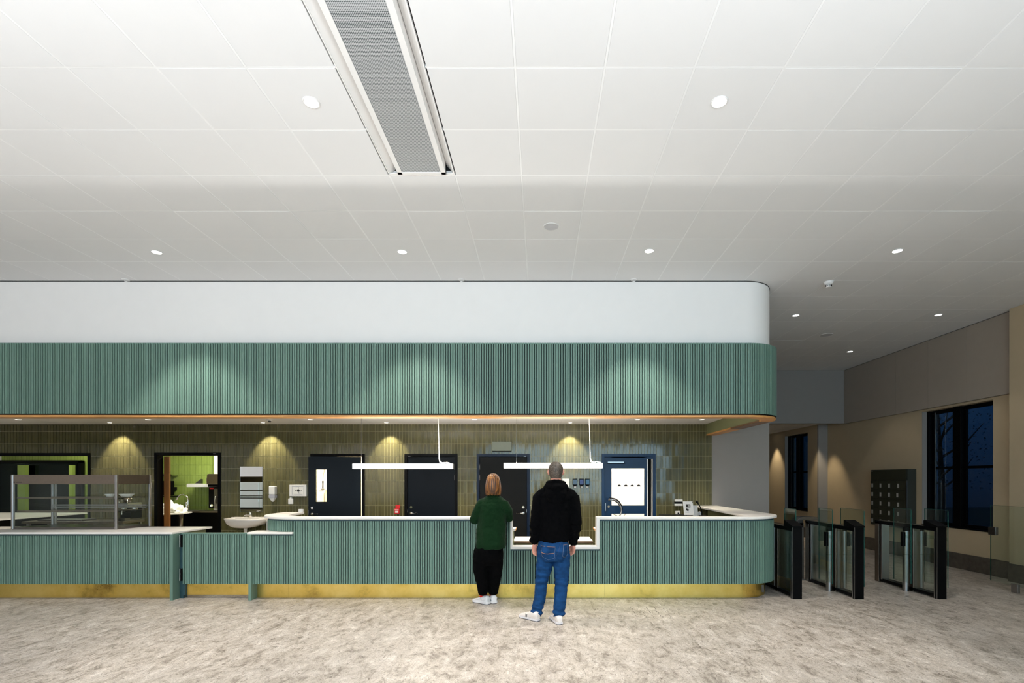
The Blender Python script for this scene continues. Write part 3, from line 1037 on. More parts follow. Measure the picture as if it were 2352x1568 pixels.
# squeegee hanging inside the wash room and a bent steel rail
sq = thing('squeegee', 'black handled squeegee hanging on a cord behind the narrow door window', 'squeegee', (X(741.5, 11), 11, 1.2))
sx = X(741.5, 11)
obj('cord', tube(bmesh.new(), [(sx + .03, 11, 1.95), (sx + .025, 11, 1.80), (sx - .003, 11, 1.66), (sx, 11, 1.60)], .006, 6), M['wood_dark'], sq, smooth=True)
obj('grip', tube(bmesh.new(), [(sx, 11, 1.60), (sx, 11, 1.55), (sx, 11, 1.46)], [.017, .013, .013], 10), M['black'], sq, smooth=True)
obj('blade', B((sx - .03, sx + .03, 10.99, 11.01, 1.425, 1.44), (sx - .006, sx + .006, 10.99, 11.01, 1.44, 1.47)), M['black'], sq)
rl = obj('grab_rail', tube(bmesh.new(), [(X(733, 11.2), 11.58, 1.38), (X(733, 11.2), 11.2, 1.385), (X(743, 11.2), 11.2, 1.405), (X(745, 11.2), 11.2, 1.39), (X(745.5, 11.2), 11.2, 1.1), (X(745.5, 11.2), 11.58, 1.1)], .012, 8), M['steel'], smooth=True)
tag(rl, 'bent steel grab rail seen low in the narrow door window', 'rail')

# door 4: blue, glazed, closer on top, curved pull handle
d4 = door(4, openings[5], M['blue_door'], M['blue_door'], leaf=False)
a, b, t = openings[5]
f = .055
lx0, lx1 = a + f + .003, b - f - .12
gx0, gx1, gz0, gz1 = X(1405, WB), X(1480.5, WB), Z(1160.5, WB), Z(1075.5, WB)
bm = B((lx0, gx0, WB + .012, WB + .06, .01, t - f - .01), (gx1, lx1, WB + .012, WB + .06, .01, t - f - .01), (gx0, gx1, WB + .012, WB + .06, gz1, t - f - .001), (lx0, lx1, WB + .012, WB + .06, t - f - .02, t - f + .01), (a + f - .01, lx0 + .01, WB + .05, WB + .10, 0, t - f), (lx1 + .001, b - f, WB + .012, WB + .10, t - .10, t - f),
       (gx0, gx1, WB + .012, WB + .06, Z(1180, WB), gz0), (gx0, gx1, WB + .012, WB + .06, .01, .12))
lf = obj('door_leaf', bm, M['blue_door'], d4)
obj('pane', B((gx0, gx1, WB + .034, WB + .040, gz0, gz1)), M['glass'], lf)
obj('pane', B((gx0, gx1, WB + .034, WB + .040, .12, Z(1180, WB))), M['glass'], lf)
for px in (1423, 1438, 1452.7, 1467.7):
    cx = X(px, WB); cz = Z(1116.7, WB)
    prism_axis_pts = [(cx + .038 * math.cos(q), cz + .038 * math.sin(q)) for q in [PI * k / 12 for k in range(13)]]
    obj('half_circle_mark', prism_axis(bmesh.new(), prism_axis_pts, WB + .030, WB + .0335, 'y'), M['ink'], lf)
obj('closer_rail', B((X(1396, WB), X(1433, WB), WB - .01, WB + .012, Z(1062.5, WB), Z(1060, WB))), M['steel'], lf)
obj('closer_arm', B((X(1394, WB), X(1435, WB), WB - .015, WB + .012, Z(1064.5, WB), Z(1062.5, WB))), M['black'], lf)
obj('door_edge', B((lx1 + .004, lx1 + .022, WB - .01, WB + .06, .01, t - .10)), M['white_plastic'], d4)
obj('gap', B((lx1 + .022, b - f - .024, WB + .05, WB + .07, .01, t - .09)), M['black_matte'], d4)
obj('door_edge', B((b - f - .024, b - f - .010, WB - .01, WB + .06, .01, t - .10)), M['white_plastic'], d4)
o = obj('lock_cylinder', cyl(bmesh.new(), (X(1398, WB), WB + .012, Z(1163, WB)), (X(1398, WB), WB - .006, Z(1163, WB)), .022, 20), M['chrome'], lf, smooth=True); edge_split(o)
obj('strike_plate', B((X(1390, WB), X(1391.5, WB), WB - .016, WB - .01, Z(1173, WB), Z(1155, WB))), M['steel'], d4)
# bundle of bent flexible conduits arching in front of the door
hs = thing('hose_bundle', 'bent bundle of metallic hoses arching in front of the blue glazed door', 'hose', (X(1400, 9.6), 9.6, .9))
for k, (dx, r, mm) in enumerate([(0, .013, 'steel'), (.022, .010, 'black'), (-.018, .009, 'steel_warm')]):
    pts = [W(px + dx * 60, py - dx * 110, 9.62 + k * .012) for px, py in ((1399, 1146), (1404, 1146), (1412, 1147.5), (1420, 1153), (1426, 1162), (1428, 1171), (1426, 1180), (1421, 1187), (1417, 1192))]
    pts += [W(1414, 1196, 9.62), W(1412, 1230, 9.62)]
    obj('hose', tube(bmesh.new(), pts, r, 8), M[mm], hs, smooth=True)
obj('wall_cable', tube(bmesh.new(), [W(1408, 1180, 9.7), W(1418, 1184.5, 9.7), W(1432, 1185, 9.7), W(1437, 1180, 9.7)], .005, 6), M['black'], hs, smooth=True)
obj('bracket', cyl(bmesh.new(), (X(1399.5, WB), WB + .012, Z(1146, WB)), (X(1399.5, WB), 9.58, Z(1146, WB)), .02, 12), M['steel_dark'], hs)
rb = room('office', .2, 3.2, WB + .16, 12.4, 2.7, M['bright_wall'], 115, (2.0, 1.4), (1, .95, .88))
obj('wall_picture', B((1.72, 2.15, 12.36, 12.39, 2.03, 2.13)), mat('pale_panel', (.80, .72, .62), .6), rb)
obj('inner_door', B((2.55, 2.6, 12.3, 12.4, 0, 2.3)), M['worktop'], rb)
obj('wooden_leg', B((X(1471, 11), X(1474.5, 11), 11, 11.04, 0, .85)), M['wood_dark'], rb)

# left openings: frames, oak door, kitchen rooms lined with lime tiles
dk = door(5, openings[1], M['black'], M['navy'], leaf=False)
a, b, t = openings[1]
dkl = obj('door_leaf', B((a + .06, a + .165, WB + .165, WB + .20, .01, 2.10)), M['wood_v'], dk)
obj('leaf_closer_tab', B((b - .14, b - .09, WB - .015, WB - .01, t - .028, t - .018)), M['steel'], dk)
dd = door(6, openings[0], M['black'], M['navy'], leaf=False)
KY = 12.14
rk = thing('wall_kitchen', None, None, (-8, 11, 0), kind='structure')
obj('lime_grout', B((-13, -5.0, KY + .012, KY + .1, 0, 2.9)), M['lime_grout'], rk)
obj('partition', B((-5.05, -5.0, WB + .16, KY, 0, 2.9)), M['bright_wall'], rk)
obj('room_ceiling', B((-13, -5.0, WB + .16, KY + 3, 2.9, 2.95)), M['white_paint'], rk)
obj('white_pilaster', B((X(493.5, 12.05), X(501, 12.05) + .12, 12.02, KY + .01, 0, 2.9)), M['bright_wall'], rk)
bm = bmesh.new(); nk = 0
for k in range(12):
    z1 = 2.90 - .2418 * k + .06; z0 = z1 - .2418
    for c in range(118):
        x0 = -13 + .068 * c
        r = (x0 + .003, x0 + .065, max(z0, 0) + .003, z1 - .003)
        cx = (r[0] + r[1]) / 2
        if X(377, KY) < cx < X(493, KY) and z0 > .9 and z1 < 2.3 and nk < 200:
            b2 = bmesh.new(); tile_solid(b2, r, KY, .01, rnd); obj('wall_tile', b2, M['lime_tile'], rk); nk += 1
        elif z1 > .05: tile_solid(bm, r, KY, .01, rnd)
tag(obj('wall_tile', bm, M['lime_tile'], rk), kind='stuff')
for lx, en in ((-7.0, 75), (-10.5, 24)):
    l = bpy.data.lights.new('kitchen_lamp', 'AREA'); l.shape = 'RECTANGLE'; l.size, l.size_y = (1.2, .3); l.energy = en; l.color = (1, .97, .85)
    o = bpy.data.objects.new('kitchen_lamp', l); COL.objects.link(o); o.location = (lx, 11.2, 2.86)
# dark framed inner window of the left room
iw = thing('window_5', None, None, (-12, KY, 0), kind='structure')
ix = X(190, 12.05)
obj('window_frame', B((-13, ix, 12.0, 12.1, Z(1063, 12.05), Z(1057, 12.05)), (ix - .06, ix, 12.0, 12.1, 0, Z(1057, 12.05))), M['black'], iw)
obj('pane', B((-13, ix - .06, 12.06, 12.07, .3, Z(1063, 12.05))), glass('dim_glass', (.7, .8, .8), .01), iw)
obj('dark_room_sheet', B((-13, ix - .06, 12.08, 12.12, .3, Z(1063, 12.05))), M['black'], iw)  # black sheet whose colour stands in for the dark of the room beyond
for px0, px1 in ((50, 67), (167, 174)):
    obj('lime_pillar', B((X(px0, 12), X(px1, 12), 11.9, 11.99, .9, Z(1068, 12))), M['lime_tile'], iw)

# ------------------------------------------------------------------ kitchen contents seen through the doorway
def K(px, py, d=11.8): return W(px, py, d)


kc = thing('kitchen_counter', 'dark kitchen counter with steel top seen through the doorway', 'counter', (-7, 11.8, 0))
zt_ = Z(1174, 11.5)
obj('steel_top', B((-8.6, -5.1, 11.5, KY, zt_ - .03, zt_)), M['steel_warm'], kc)
obj('cabinet_front', B((-8.6, -5.1, 11.55, KY, .1, zt_ - .03)), M['black'], kc)
obj('sink', B((X(420, 11.7), X(462, 11.7), 11.62, 11.95, zt_, zt_ + .012)), M['steel'], kc, bevel=.004)
tp = thing('kitchen_tap', 'tall chrome swan neck tap over the kitchen sink', 'tap', tuple(K(430.5, 1172)))
pts = [K(*q) for q in ((432, 1173), (432, 1160), (432, 1149), (430.5, 1141), (426, 1136.5), (420, 1135.2), (413, 1137), (408, 1142), (406, 1147))]
obj('spout', tube(bmesh.new(), pts, .017, 10), M['chrome'], tp, smooth=True)
obj('tap_body', tube(bmesh.new(), [K(429, 1172), K(429, 1154)], .028, 12), M['chrome'], tp, smooth=True)
obj('lever', tube(bmesh.new(), [K(429, 1157), K(426, 1155)], .012, 8), M['chrome'], tp, smooth=True)
tv = thing('kitchen_monitor', 'black flat monitor on the lime tiled wall left of the tap', 'monitor', tuple(K(387, 1121)))
a_, b_ = K(362, 1137.5, 12), K(399, 1104, 12)
obj('screen', B((a_.x, b_.x, 11.97, 12.02, a_.z, b_.z)), M['black'], tv, bevel=.004)
obj('mount', B((a_.x, b_.x - .02, 12.02, KY - .002, a_.z + .12, a_.z + .2)), M['black_matte'], tv)
obj('lower_shelf', B((a_.x, b_.x + .01, 11.9, KY - .002, Z(1140.5, 12), Z(1138.5, 12))), M['black'], tv)
sh = thing('kitchen_shelf', 'thin black wall shelf above the kitchen monitor', 'shelf', tuple(K(385, 1093)))
obj('shelf_board', B((a_.x, X(399, 12), 11.95, KY - .002, Z(1093.5, 12), Z(1092, 12))), M['black'], sh)
obj('tool', B((a_.x, X(384, 12), 11.97, KY - .004, Z(1092, 12), Z(1088.5, 12))), M['steel_dark'], sh)
wsx = thing('white_wall_shelf', 'white wall shelf with grey bracket above the kitchen sink', 'shelf', tuple(K(455, 1117)))
obj('shelf_board', prism_axis(bmesh.new(), [(X(432, 11.8), Z(1118, 11.8)), (X(432, 11.8), Z(1112, 11.8)), (X(435, 11.8), Z(1110.5, 11.8)), (X(482, 11.8), Z(1112, 11.8)), (X(482, 11.8), Z(1118, 11.8))], 11.75, KY - .002, 'y'), M['white_plastic'], wsx)
obj('bracket', prism_axis(bmesh.new(), [(X(450, 12.1), Z(1110, 12.1)), (X(463.5, 12.1), Z(1110, 12.1)), (X(463.5, 12.1), Z(1100, 12.1))], 12.06, KY - .002, 'y'), M['steel_dark'], wsx)
cm = thing('combi_oven', 'black tabletop oven with red badge and dial at the right of the kitchen', 'oven', tuple(K(490, 1167)))
p0, p1 = K(479, 1167.5, 11.6), K(503, 1118, 11.6)
obj('housing', B((p0.x, p1.x, 11.6, 12.05, p0.z, p1.z)), M['black'], cm, bevel=.004)
obj('glass_side', B((X(492.5, 11.6), X(503, 11.6), 11.585, 11.6, Z(1166, 11.6), Z(1122, 11.6))), M['steel_dark'], cm)
obj('red_badge', B((X(482, 11.6), X(491, 11.6), 11.592, 11.6, Z(1122.5, 11.6), Z(1119.8, 11.6))), M['red'], cm)
o = obj('dial', lathe(bmesh.new(), (0, 0, 0), [(.036, 0), (.036, .01), (.026, .012), (.026, .004)], 20), M['chrome'], cm, local=True)
o.rotation_euler = (PI / 2, 0, 0); o.location = Vector((X(486.5, 11.6), 11.6, Z(1160.5, 11.6))) - wl(cm)
obj('handle', tube(bmesh.new(), [W(493.5, 1156, 11.56), W(493, 1148, 11.54), W(494.5, 1140, 11.56)], .014, 8), M['steel'], cm, smooth=True)
hd = thing('extractor_hood', 'curved brushed steel hood above the black kitchen oven', 'hood', tuple(K(490, 1113)))
bm = bmesh.new()
prof = [(X(477.5, 11.6), 1112), (X(477, 11.6), 1100), (X(478.5, 11.6), 1090), (X(481, 11.6), 1088), (X(505, 11.6), 1088), (X(505, 11.6), 1112)]
prism_axis(bm, [(x, Z(y, 11.6)) for x, y in prof], 11.55, 12.0, 'y')
obj('hood_shell', bm, M['steel_warm'], hd, bevel=.01)
obj('hood_base', B((X(480, 11.6), X(505, 11.6), 11.56, 12.0, Z(1117.5, 11.6), Z(1112, 11.6))), M['black'], hd)
kt = thing('kitchen_table', 'white topped work table with black legs inside the kitchen doorway', 'table', (-7.6, 10.8, 0))
zt2 = Z(1180, 10.6)
bm = prism(bmesh.new(), [(X(370, 10.6), 10.6), (X(424, 10.9), 10.85), (X(438, 11.3), 11.35), (X(365, 11.3), 11.35)], zt2 - .025, zt2)
obj('table_top', bm, M['worktop'], kt)
for px, d in ((379, 10.75), (388, 11.25), (405, 10.9), (420, 11.3)):
    obj('leg', B((X(px, d) - .03, X(px, d) + .03, d - .03, d + .03, 0, zt2 - .025)), M['black'], kt)
obj('cup_tube', cyl(bmesh.new(), (X(415, 11), 11, .3), (X(415, 11), 11, zt2 - .03), .05, 16), M['steel_warm'], kt, smooth=True)
for nm, lab, px, py, rx, rz, sd in (('white_bag', 'crumpled white bag at the left on the kitchen table', 389, 1172, .20, .15, 1), ('white_bag', 'lower crumpled white bag beside the sink end of the kitchen table', 412, 1175, .12, .10, 5)):
    c = K(px, 1180, 11.05); c.z = zt2
    bm = bmesh.new(); bmesh.ops.create_icosphere(bm, subdivisions=4, radius=1)
    for v in bm.verts:
        q = v.co.copy(); nn = noise.fractal(q * 1.6 + Vector((sd, 0, 0)), .7, 2.1, 5)
        v.co = Vector((c.x + q.x * rx * (1 + .35 * nn), c.y + q.y * .18 * (1 + .3 * nn), c.z + max(0, (q.z + .25) * rz * (1 + .7 * nn))))
    tag(obj(nm, bm, M['bag'], smooth=True), lab, 'bag')

# ------------------------------------------------------------------ peninsula worktop, back counter and display case on the left
pw = thing('peninsula_counter', 'pale worktop running into the far left kitchen opening', 'counter', (-11.4, 10, 0))
obj('worktop', B((-12.9, -10.15, 9.25, 11.3, .872, .900)), M['worktop'], pw)
obj('counter_base', B((-12.8, -10.2, 9.3, 11.2, 0, .872)), M['black'], pw)
bc = thing('back_counter', 'steel topped back counter behind the display case', 'counter', (-8.2, 9.5, 0))
obj('steel_top', B((-9.2, -7.40, 8.92, 9.42, .86, .90)), M['steel_warm'], bc, bevel=.004)
for x in (-9.15, -8.3, -7.46): obj('leg', B((x, x + .04, 8.96, 9.0, 0, .86), (x, x + .04, 9.34, 9.38, 0, .86)), M['steel'], bc)
obj('lower_shelf', B((-9.15, -7.42, 8.96, 9.38, .45, .47)), M['steel_dark'], bc)
tr = tag(obj('serving_tray', B((-9.0, -8.2, 9.0, 9.3, .90, .925)), M['steel_dark'], bevel=.008), 'dark flat tray on the steel back counter', 'tray')
# espresso machine
em = thing('espresso_machine', 'chrome and black espresso machine behind the right part of the display case', 'coffee machine', (-7.6, 9.2, .9))
e0, e1, ey = X(263, 9.0), -7.42, 9.0
obj('machine_body', B((e0, e1, ey + .12, ey + .38, .93, 1.14)), M['black'], em, bevel=.01)
obj('drip_tray', B((e0 + .01, e1 - .01, ey, ey + .36, .90, .95)), M['steel_dark'], em, bevel=.006)
obj('upper_housing', B((e0, e1, ey + .05, ey + .38, 1.14, 1.22)), M['steel'], em, bevel=.01)
for k in range(2):
    gx = e0 + .12 + .20 * k
    gh = obj('group_head', cyl(bmesh.new(), (gx, ey + .06, 1.09), (gx, ey + .06, 1.15), .042, 20), M['chrome'], em, smooth=True); edge_split(gh)
    obj('portafilter', tube(bmesh.new(), [(gx, ey + .06, 1.08), (gx, ey - .02, 1.075), (gx, ey - .10, 1.07)], [.022, .014, .016], 10), M['black'], em, smooth=True)
for x in (e0 + .03, e1 - .03):
    obj('steam_wand', tube(bmesh.new(), [(x, ey + .06, 1.16), (x, ey - .03, 1.13), (x + .01, ey - .05, 1.02)], .007, 8), M['chrome'], em, smooth=True)
obj('cup_rail', tube(bmesh.new(), [(e0 + .02, ey + .07, 1.22), (e0 + .02, ey + .07, 1.27), (e1 - .02, ey + .07, 1.27), (e1 - .02, ey + .07, 1.22)], .006, 6), M['chrome'], em, smooth=True)
for k in range(5):
    obj('control_knob', cyl(bmesh.new(), (e0 + .06 + .08 * k, ey + .05, 1.18), (e0 + .06 + .08 * k, ey + .03, 1.18), .012, 10), M['black'], em)
for nm, lab, px in (('fluted_bowl', 'white fluted bowl with flared rim, left of the case corner post', 252.5), ('fluted_bowl', 'white fluted bowl with flared rim, right of the case corner post', 291)):
    c = Vector((X(px, 7.45), 7.45, 1.3835))
    bm = bmesh.new(); n = 64
    w_ = .062 if px < 260 else .095
    prof = [(.55, 0), (.75, .022), (1.0, .048), (.95, .048), (.70, .022), (.5, .006)]
    rings(bm, [[(c.x + w_ * r * (1 + .04 * math.cos(16 * q)) * math.cos(q), c.y + w_ * r * (1 + .04 * math.cos(16 * q)) * math.sin(q), c.z + z) for q in [2 * PI * k / n for k in range(n)]] for r, z in prof])
    tag(obj(nm, bm, M['ceramic'], smooth=True), lab, 'bowl')
ms = thing('milk_shaker', 'black drinks mixer standing behind the display case corner', 'mixer', (X(276, 8.94), 8.94, .9))
obj('stand', B((X(263, 8.95), X(267, 8.95), 8.925, 8.965, .9, 1.31)), M['black'], ms, bevel=.008)
obj('motor_head', B((X(262, 8.88), X(280, 8.88), 8.83, 8.93, 1.30, 1.345)), M['black'], ms, bevel=.01)
sb = tag(obj('steel_bowl', lathe(bmesh.new(), (X(293, 9.2), 9.2, 1.221), [(.03, 0), (.05, .01), (.075, .085), (.07, .085), (.045, .015)], 28), M['steel_warm'], smooth=True), 'small shiny steel bowl on the espresso machine top', 'bowl')
# wall fittings beside the doorway
ws = thing('wall_switch', 'white switch box with black cable left of the kitchen doorway', 'switch', (X(346, WB), WB, Z(1112, WB)))
obj('switch_box', B((X(343.5, WB), X(349.5, WB), WB - .04, WB, Z(1121, WB), Z(1108, WB))), M['white_plastic'], ws, bevel=.004)
obj('rocker', B((X(344.5, WB), X(347, WB), WB - .046, WB - .04, Z(1118, WB), Z(1112, WB))), M['paper'], ws)
obj('cable', tube(bmesh.new(), [(X(345.5, WB), WB - .015, z) for z in (Z(1121, WB), Z(1145, WB), Z(1190, WB), .5)], .008, 8), M['black'], ws, smooth=True)
obj('chrome_clip', B((X(343.5, WB), X(347, WB), WB - .035, WB, Z(1158, WB), Z(1150, WB))), M['chrome'], ws, bevel=.003)
obj('blue_plug', B((X(343, WB), X(348.5, WB), WB - .05, WB, Z(1186, WB), Z(1179, WB))), mat('blue_plug', (.03, .07, .13), .4), ws, bevel=.003)

# display case
dc = thing('display_case', 'steel framed glass display case with shelves on the white serving counter', 'display case', (-6.8, 7.45, .927))
A0, A1, DY0, DY1 = -7.575, -6.065, 7.20, 7.70
zb, zt1 = .930, 1.712
BX0, BX1 = -7.44, -5.955                   # the back is set to the right
def post(x, y, r=.017):
    bm = B((x - r, x + r, y - r, y + r, zb, zt1 + .003))
    obj('corner_post', bm, M['steel'], dc, bevel=.009, seg=3)
post(A0 + .015, DY0 + .015); post(A1 - .012, DY0 + .015); post(BX0, DY1 - .02); post(BX1 - .01, DY1 - .015)
ht = .135
obj('header_panel', B((A0 + .03, A1 - .03, DY0 + .004, DY0 + .018, zt1 - ht, zt1)), M['steel_warm'], dc, bevel=.002)
def slab(bm, p, q, th, z0, z1):
    p, q = Vector(p), Vector(q); d = (q - p).normalized(); n = Vector((-d.y, d.x)) * th / 2
    pts = [p + n, q + n, q - n, p - n]
    prism(bm, [(v.x, v.y) for v in pts], z0, z1); return bm
pr0, pr1 = (A1 - .005, DY0 + .03), (BX1 - .003, DY1 - .03)
pl0, pl1 = (A0 + .012, DY0 + .03), (BX0, DY1 - .03)
obj('header_panel', slab(bmesh.new(), pr0, pr1, .012, zt1 - ht, zt1), M['steel_warm'], dc)
obj('header_panel', slab(bmesh.new(), pl0, pl1, .012, zt1 - ht, zt1), M['steel_warm'], dc)
obj('top_panel', prism(bmesh.new(), [(A0 + .02, DY0 + .02), (A1 - .02, DY0 + .02), (BX1 - .02, DY1 - .02), (BX0 + .02, DY1 - .02)], zt1 - .02, zt1 - .005), M['steel_warm'], dc)
obj('glass_front', B((A0 + .03, A1 - .03, DY0 + .008, DY0 + .014, zb + .03, zt1 - ht)), M['glass_case'], dc)
obj('glass_side', slab(bmesh.new(), pr0, pr1, .006, zb + .03, zt1 - ht), M['glass_case'], dc)
obj('glass_side', slab(bmesh.new(), pl0, pl1, .006, zb + .03, zt1 - ht), M['glass_case'], dc)
obj('glass_back', B((BX0 + .02, (BX0 + BX1) / 2 + .02, DY1 - .02, DY1 - .014, zb + .03, zt1 - ht), ), M['glass_case'], dc)
obj('glass_back', B(((BX0 + BX1) / 2 - .02, BX1 - .02, DY1 - .032, DY1 - .026, zb + .03, zt1 - ht)), M['glass_case'], dc)
base = [(A0 + .01, DY0 + .006), (A1 - .01, DY0 + .006), (BX1 - .005, DY1 - .006), (BX0 + .005, DY1 - .006)]
obj('base_plate', prism(bmesh.new(), base, zb - .002, zb + .03), M['steel_dark'], dc)
ins = [(A0 + .03, DY0 + .06), (A1 - .035, DY0 + .06), (BX1 - .05, DY1 - .06), (BX0 + .03, DY1 - .06)]
for z in (1.185, 1.375):
    obj('shelf', prism(bmesh.new(), ins, z, z + .008), M['glass_case'], dc)
    obj('shelf_edge', B((A0 + .03, A1 - .035, DY0 + .052, DY0 + .060, z - .006, z + .012), (BX0 + .02, BX1 - .05, DY1 - .07, DY1 - .058, z - .006, z + .012)), M['steel_warm'], dc)
obj('back_rail', B((BX0 + .02, BX1 - .03, DY1 - .05, DY1 - .03, 1.215, 1.235), (BX0 + .02, BX1 - .03, DY1 - .05, DY1 - .03, 1.245, 1.265)), M['steel'], dc)
obj('back_post', B((BX0 + .04, BX0 + .06, DY1 - .03, DY1 - .012, zb, zt1 - .02)), M['steel'], dc)
obj('emblem', prism_axis(bmesh.new(), [(X(32, 7.2) + .013 * math.cos(q), Z(1107, 7.2) + .013 * math.sin(q)) for q in (0, PI / 2, PI, 1.5 * PI)], DY0 + .001, DY0 + .004, 'y'), M['ink'], dc)
obj('maker_line', B(*[(X(36 + 3 * k, 7.2), X(38.3 + 3 * k, 7.2), DY0 + .002, DY0 + .004, Z(1108.4, 7.2), Z(1107.3, 7.2)) for k in range(5)]), M['ink'], dc)

# ------------------------------------------------------------------ washbasin, mirror and other fittings on the tiled wall
mi = thing('wall_mirror', 'upright frameless wall mirror above the washbasin', 'mirror', (X(578, WB), WB, Z(1175, WB)))
obj('mirror_glass', B((X(552.5, WB), X(603.5, WB), WB - .012, WB - .004, Z(1174.5, WB), Z(1071.5, WB))), M['mirror'], mi)
obj('mirror_edge', B((X(552, WB), X(552.6, WB), WB - .014, WB, Z(1175, WB), Z(1071, WB)), (X(603.4, WB), X(604, WB), WB - .014, WB, Z(1175, WB), Z(1071, WB)), (X(552, WB), X(604, WB), WB - .014, WB, Z(1175, WB), Z(1174.4, WB)), (X(552, WB), X(604, WB), WB - .014, WB, Z(1071.6, WB), Z(1071, WB))), M['steel'], mi)
wb = thing('washbasin', 'white ceramic washbasin fixed to the olive tiled wall', 'washbasin', (X(563, 9.5), 9.6, Z(1200, 9.5)))
bm = bmesh.new()
yb = WB - .002; cx = X(567, 9.6); n = 28
top = Z(1192, 9.35)
def basin_ring(sx, sy, z, shift=0):
    out = []
    for k in range(n):
        q = 2 * PI * k / n
        c, s = math.cos(q), math.sin(q)
        px = abs(c) ** .75 * (1 if c > 0 else -1) * sx + shift
        py = abs(s) ** .75 * (1 if s > 0 else -1) * sy
        out.append((cx + px, yb - .24 + py, z))
    return out
rs = [basin_ring(.10, .12, top - .185, -.03), basin_ring(.22, .19, top - .165, -.03), basin_ring(.33, .225, top - .11, -.015), basin_ring(.385, .236, top - .045), basin_ring(.40, .238, top),
      basin_ring(.38, .225, top + .004), basin_ring(.33, .15, top - .01, -.02), basin_ring(.26, .13, top - .08, -.03), basin_ring(.08, .06, top - .13, -.03)]
rings(bm, rs)
obj('bowl', bm, M['ceramic'], wb, smooth=True)
obj('back_ledge', B((X(540, 9.84), X(612, 9.84), WB - .14, WB - .002, top - .07, top + .012)), M['ceramic'], wb, bevel=.01)
tp = obj('basin_tap', tube(bmesh.new(), [(cx, WB - .12, top), (cx, WB - .12, top + .055), (cx, WB - .14, top + .09)], [.024, .022, .018], 14), M['chrome'], wb, smooth=True)
obj('tap_spout', tube(bmesh.new(), [(cx, WB - .13, top + .05), (cx - .03, WB - .2, top + .06), (cx - .04, WB - .25, top + .05)], [.015, .013, .012], 10), M['chrome'], wb, smooth=True)
obj('tap_lever', tube(bmesh.new(), [(cx, WB - .13, top + .09), (cx - .02, WB - .15, top + .11), (cx + .02, WB - .2, top + .12)], [.014, .01, .008], 8), M['chrome'], wb, smooth=True)
obj('waste_trap', tube(bmesh.new(), [(cx - .03, WB - .24, top - .18), (cx - .03, WB - .24, top - .30), (cx - .03, WB - .2, top - .34), (cx - .03, WB - .005, top - .34)], [.03, .022, .02, .018], 12), M['white_plastic'], wb, smooth=True)
obj('bracket', prism_axis(bmesh.new(), [(yb, top - .07), (yb - .2, top - .07), (yb, top - .16)], X(602, 9.8), X(606, 9.8), 'x'), M['grey_plastic'], wb)
bn = thing('paper_bin', 'white rounded bin between the washbasin and the tall counter', 'bin', (X(618, 9.6), 9.6, 0))
bx0 = X(610.5, 9.5)
obj('bin_body', prism(bmesh.new(), [(bx0, 9.5), (bx0 + .33, 9.5), (bx0 + .33, 9.8), (bx0, 9.8)], 0, Z(1196, 9.5)), M['white_plastic'], bn, bevel=.035, seg=4)
obj('bin_lid', B((bx0 + .004, bx0 + .326, 9.504, 9.796, Z(1198, 9.5), Z(1194, 9.5))), M['white_plastic'], bn, bevel=.012)
sd = thing('soap_dispenser', 'white wall soap dispenser with grey band right of the mirror', 'dispenser', (X(630, WB), WB, Z(1133, WB)))
x0, x1 = X(622.8, WB), X(637, WB); xm = (x0 + x1) / 2
obj('cover', B((x0, x1, WB - .10, WB, Z(1136, WB), Z(1115.5, WB))), M['white_plastic'], sd, bevel=.018, seg=3)
obj('grey_band', B((x0 + .002, x1 - .002, WB - .098, WB, Z(1143, WB), Z(1136, WB))), M['grey_plastic'], sd, bevel=.006)
bm = bmesh.new(); rings(bm, [[(xm + a * s, WB - .05 + b * s * .9, z) for a, b in ((-.05, -.05), (.05, -.05), (.05, .05), (-.05, .05))] for s, z in ((1.0, Z(1143, WB)), (.6, Z(1148, WB)), (.34, Z(1151.5, WB)))])
obj('nozzle', bm, M['white_plastic'], sd, bevel=.006)
ap = thing('alarm_panel', 'white wall panel with dark round dial left of the first dark door', 'panel', (X(686, WB), WB, Z(1125, WB)))
x0, x1, z0, z1 = X(667, WB), X(706, WB), Z(1139.3, WB), Z(1112.7, WB)
obj('panel_case', B((x0, x1, WB - .045, WB, z0, z1)), M['white_plastic'], ap, bevel=.005)
obj('panel_window', B((x0 + .055, x1 - .055, WB - .048, WB - .044, z0 + .03, z1 - .03)), M['paper'], ap)
obj('window_bezel', B((x0 + .055, x1 - .055, WB - .05, WB - .046, z1 - .036, z1 - .028), (x0 + .055, x0 + .06, WB - .05, WB - .046, z0 + .03, z1 - .03)), M['grey_plastic'], ap)
xm, zm = X(688, WB), Z(1126, WB)
obj('dial', cyl(bmesh.new(), (xm, WB - .045, zm), (xm, WB - .055, zm), .026, 20), M['ink'], ap)
for dx, dz in ((.055, 0), (-.055, 0), (0, .055), (0, -.045)):
    obj('marker', B((xm + dx - .006, xm + dx + .006, WB - .051, WB - .047, zm + dz - .006, zm + dz + .006)), M['ink'], ap)
obj('print_line', B((xm - .09, xm + .08, WB - .0495, WB - .0475, z0 + .04, z0 + .044)), M['grey_plastic'], ap)
lsw = thing('light_switch', 'white double light switch under the wall panel', 'switch', (X(669, WB), WB, Z(1150, WB)))
obj('switch_plate', B((X(664, WB), X(674.3, WB), WB - .04, WB, Z(1157, WB), Z(1144.5, WB))), M['white_plastic'], lsw, bevel=.004)
obj('cable_entry', B((X(667, WB), X(671.5, WB), WB - .03, WB, Z(1144.5, WB), Z(1142, WB))), M['white_plastic'], lsw)
obj('rocker', B((X(666, WB), X(669, WB), WB - .046, WB - .04, Z(1155, WB), Z(1148, WB)), (X(669.6, WB), X(672.4, WB), WB - .046, WB - .04, Z(1155, WB), Z(1148, WB))), M['paper'], lsw)
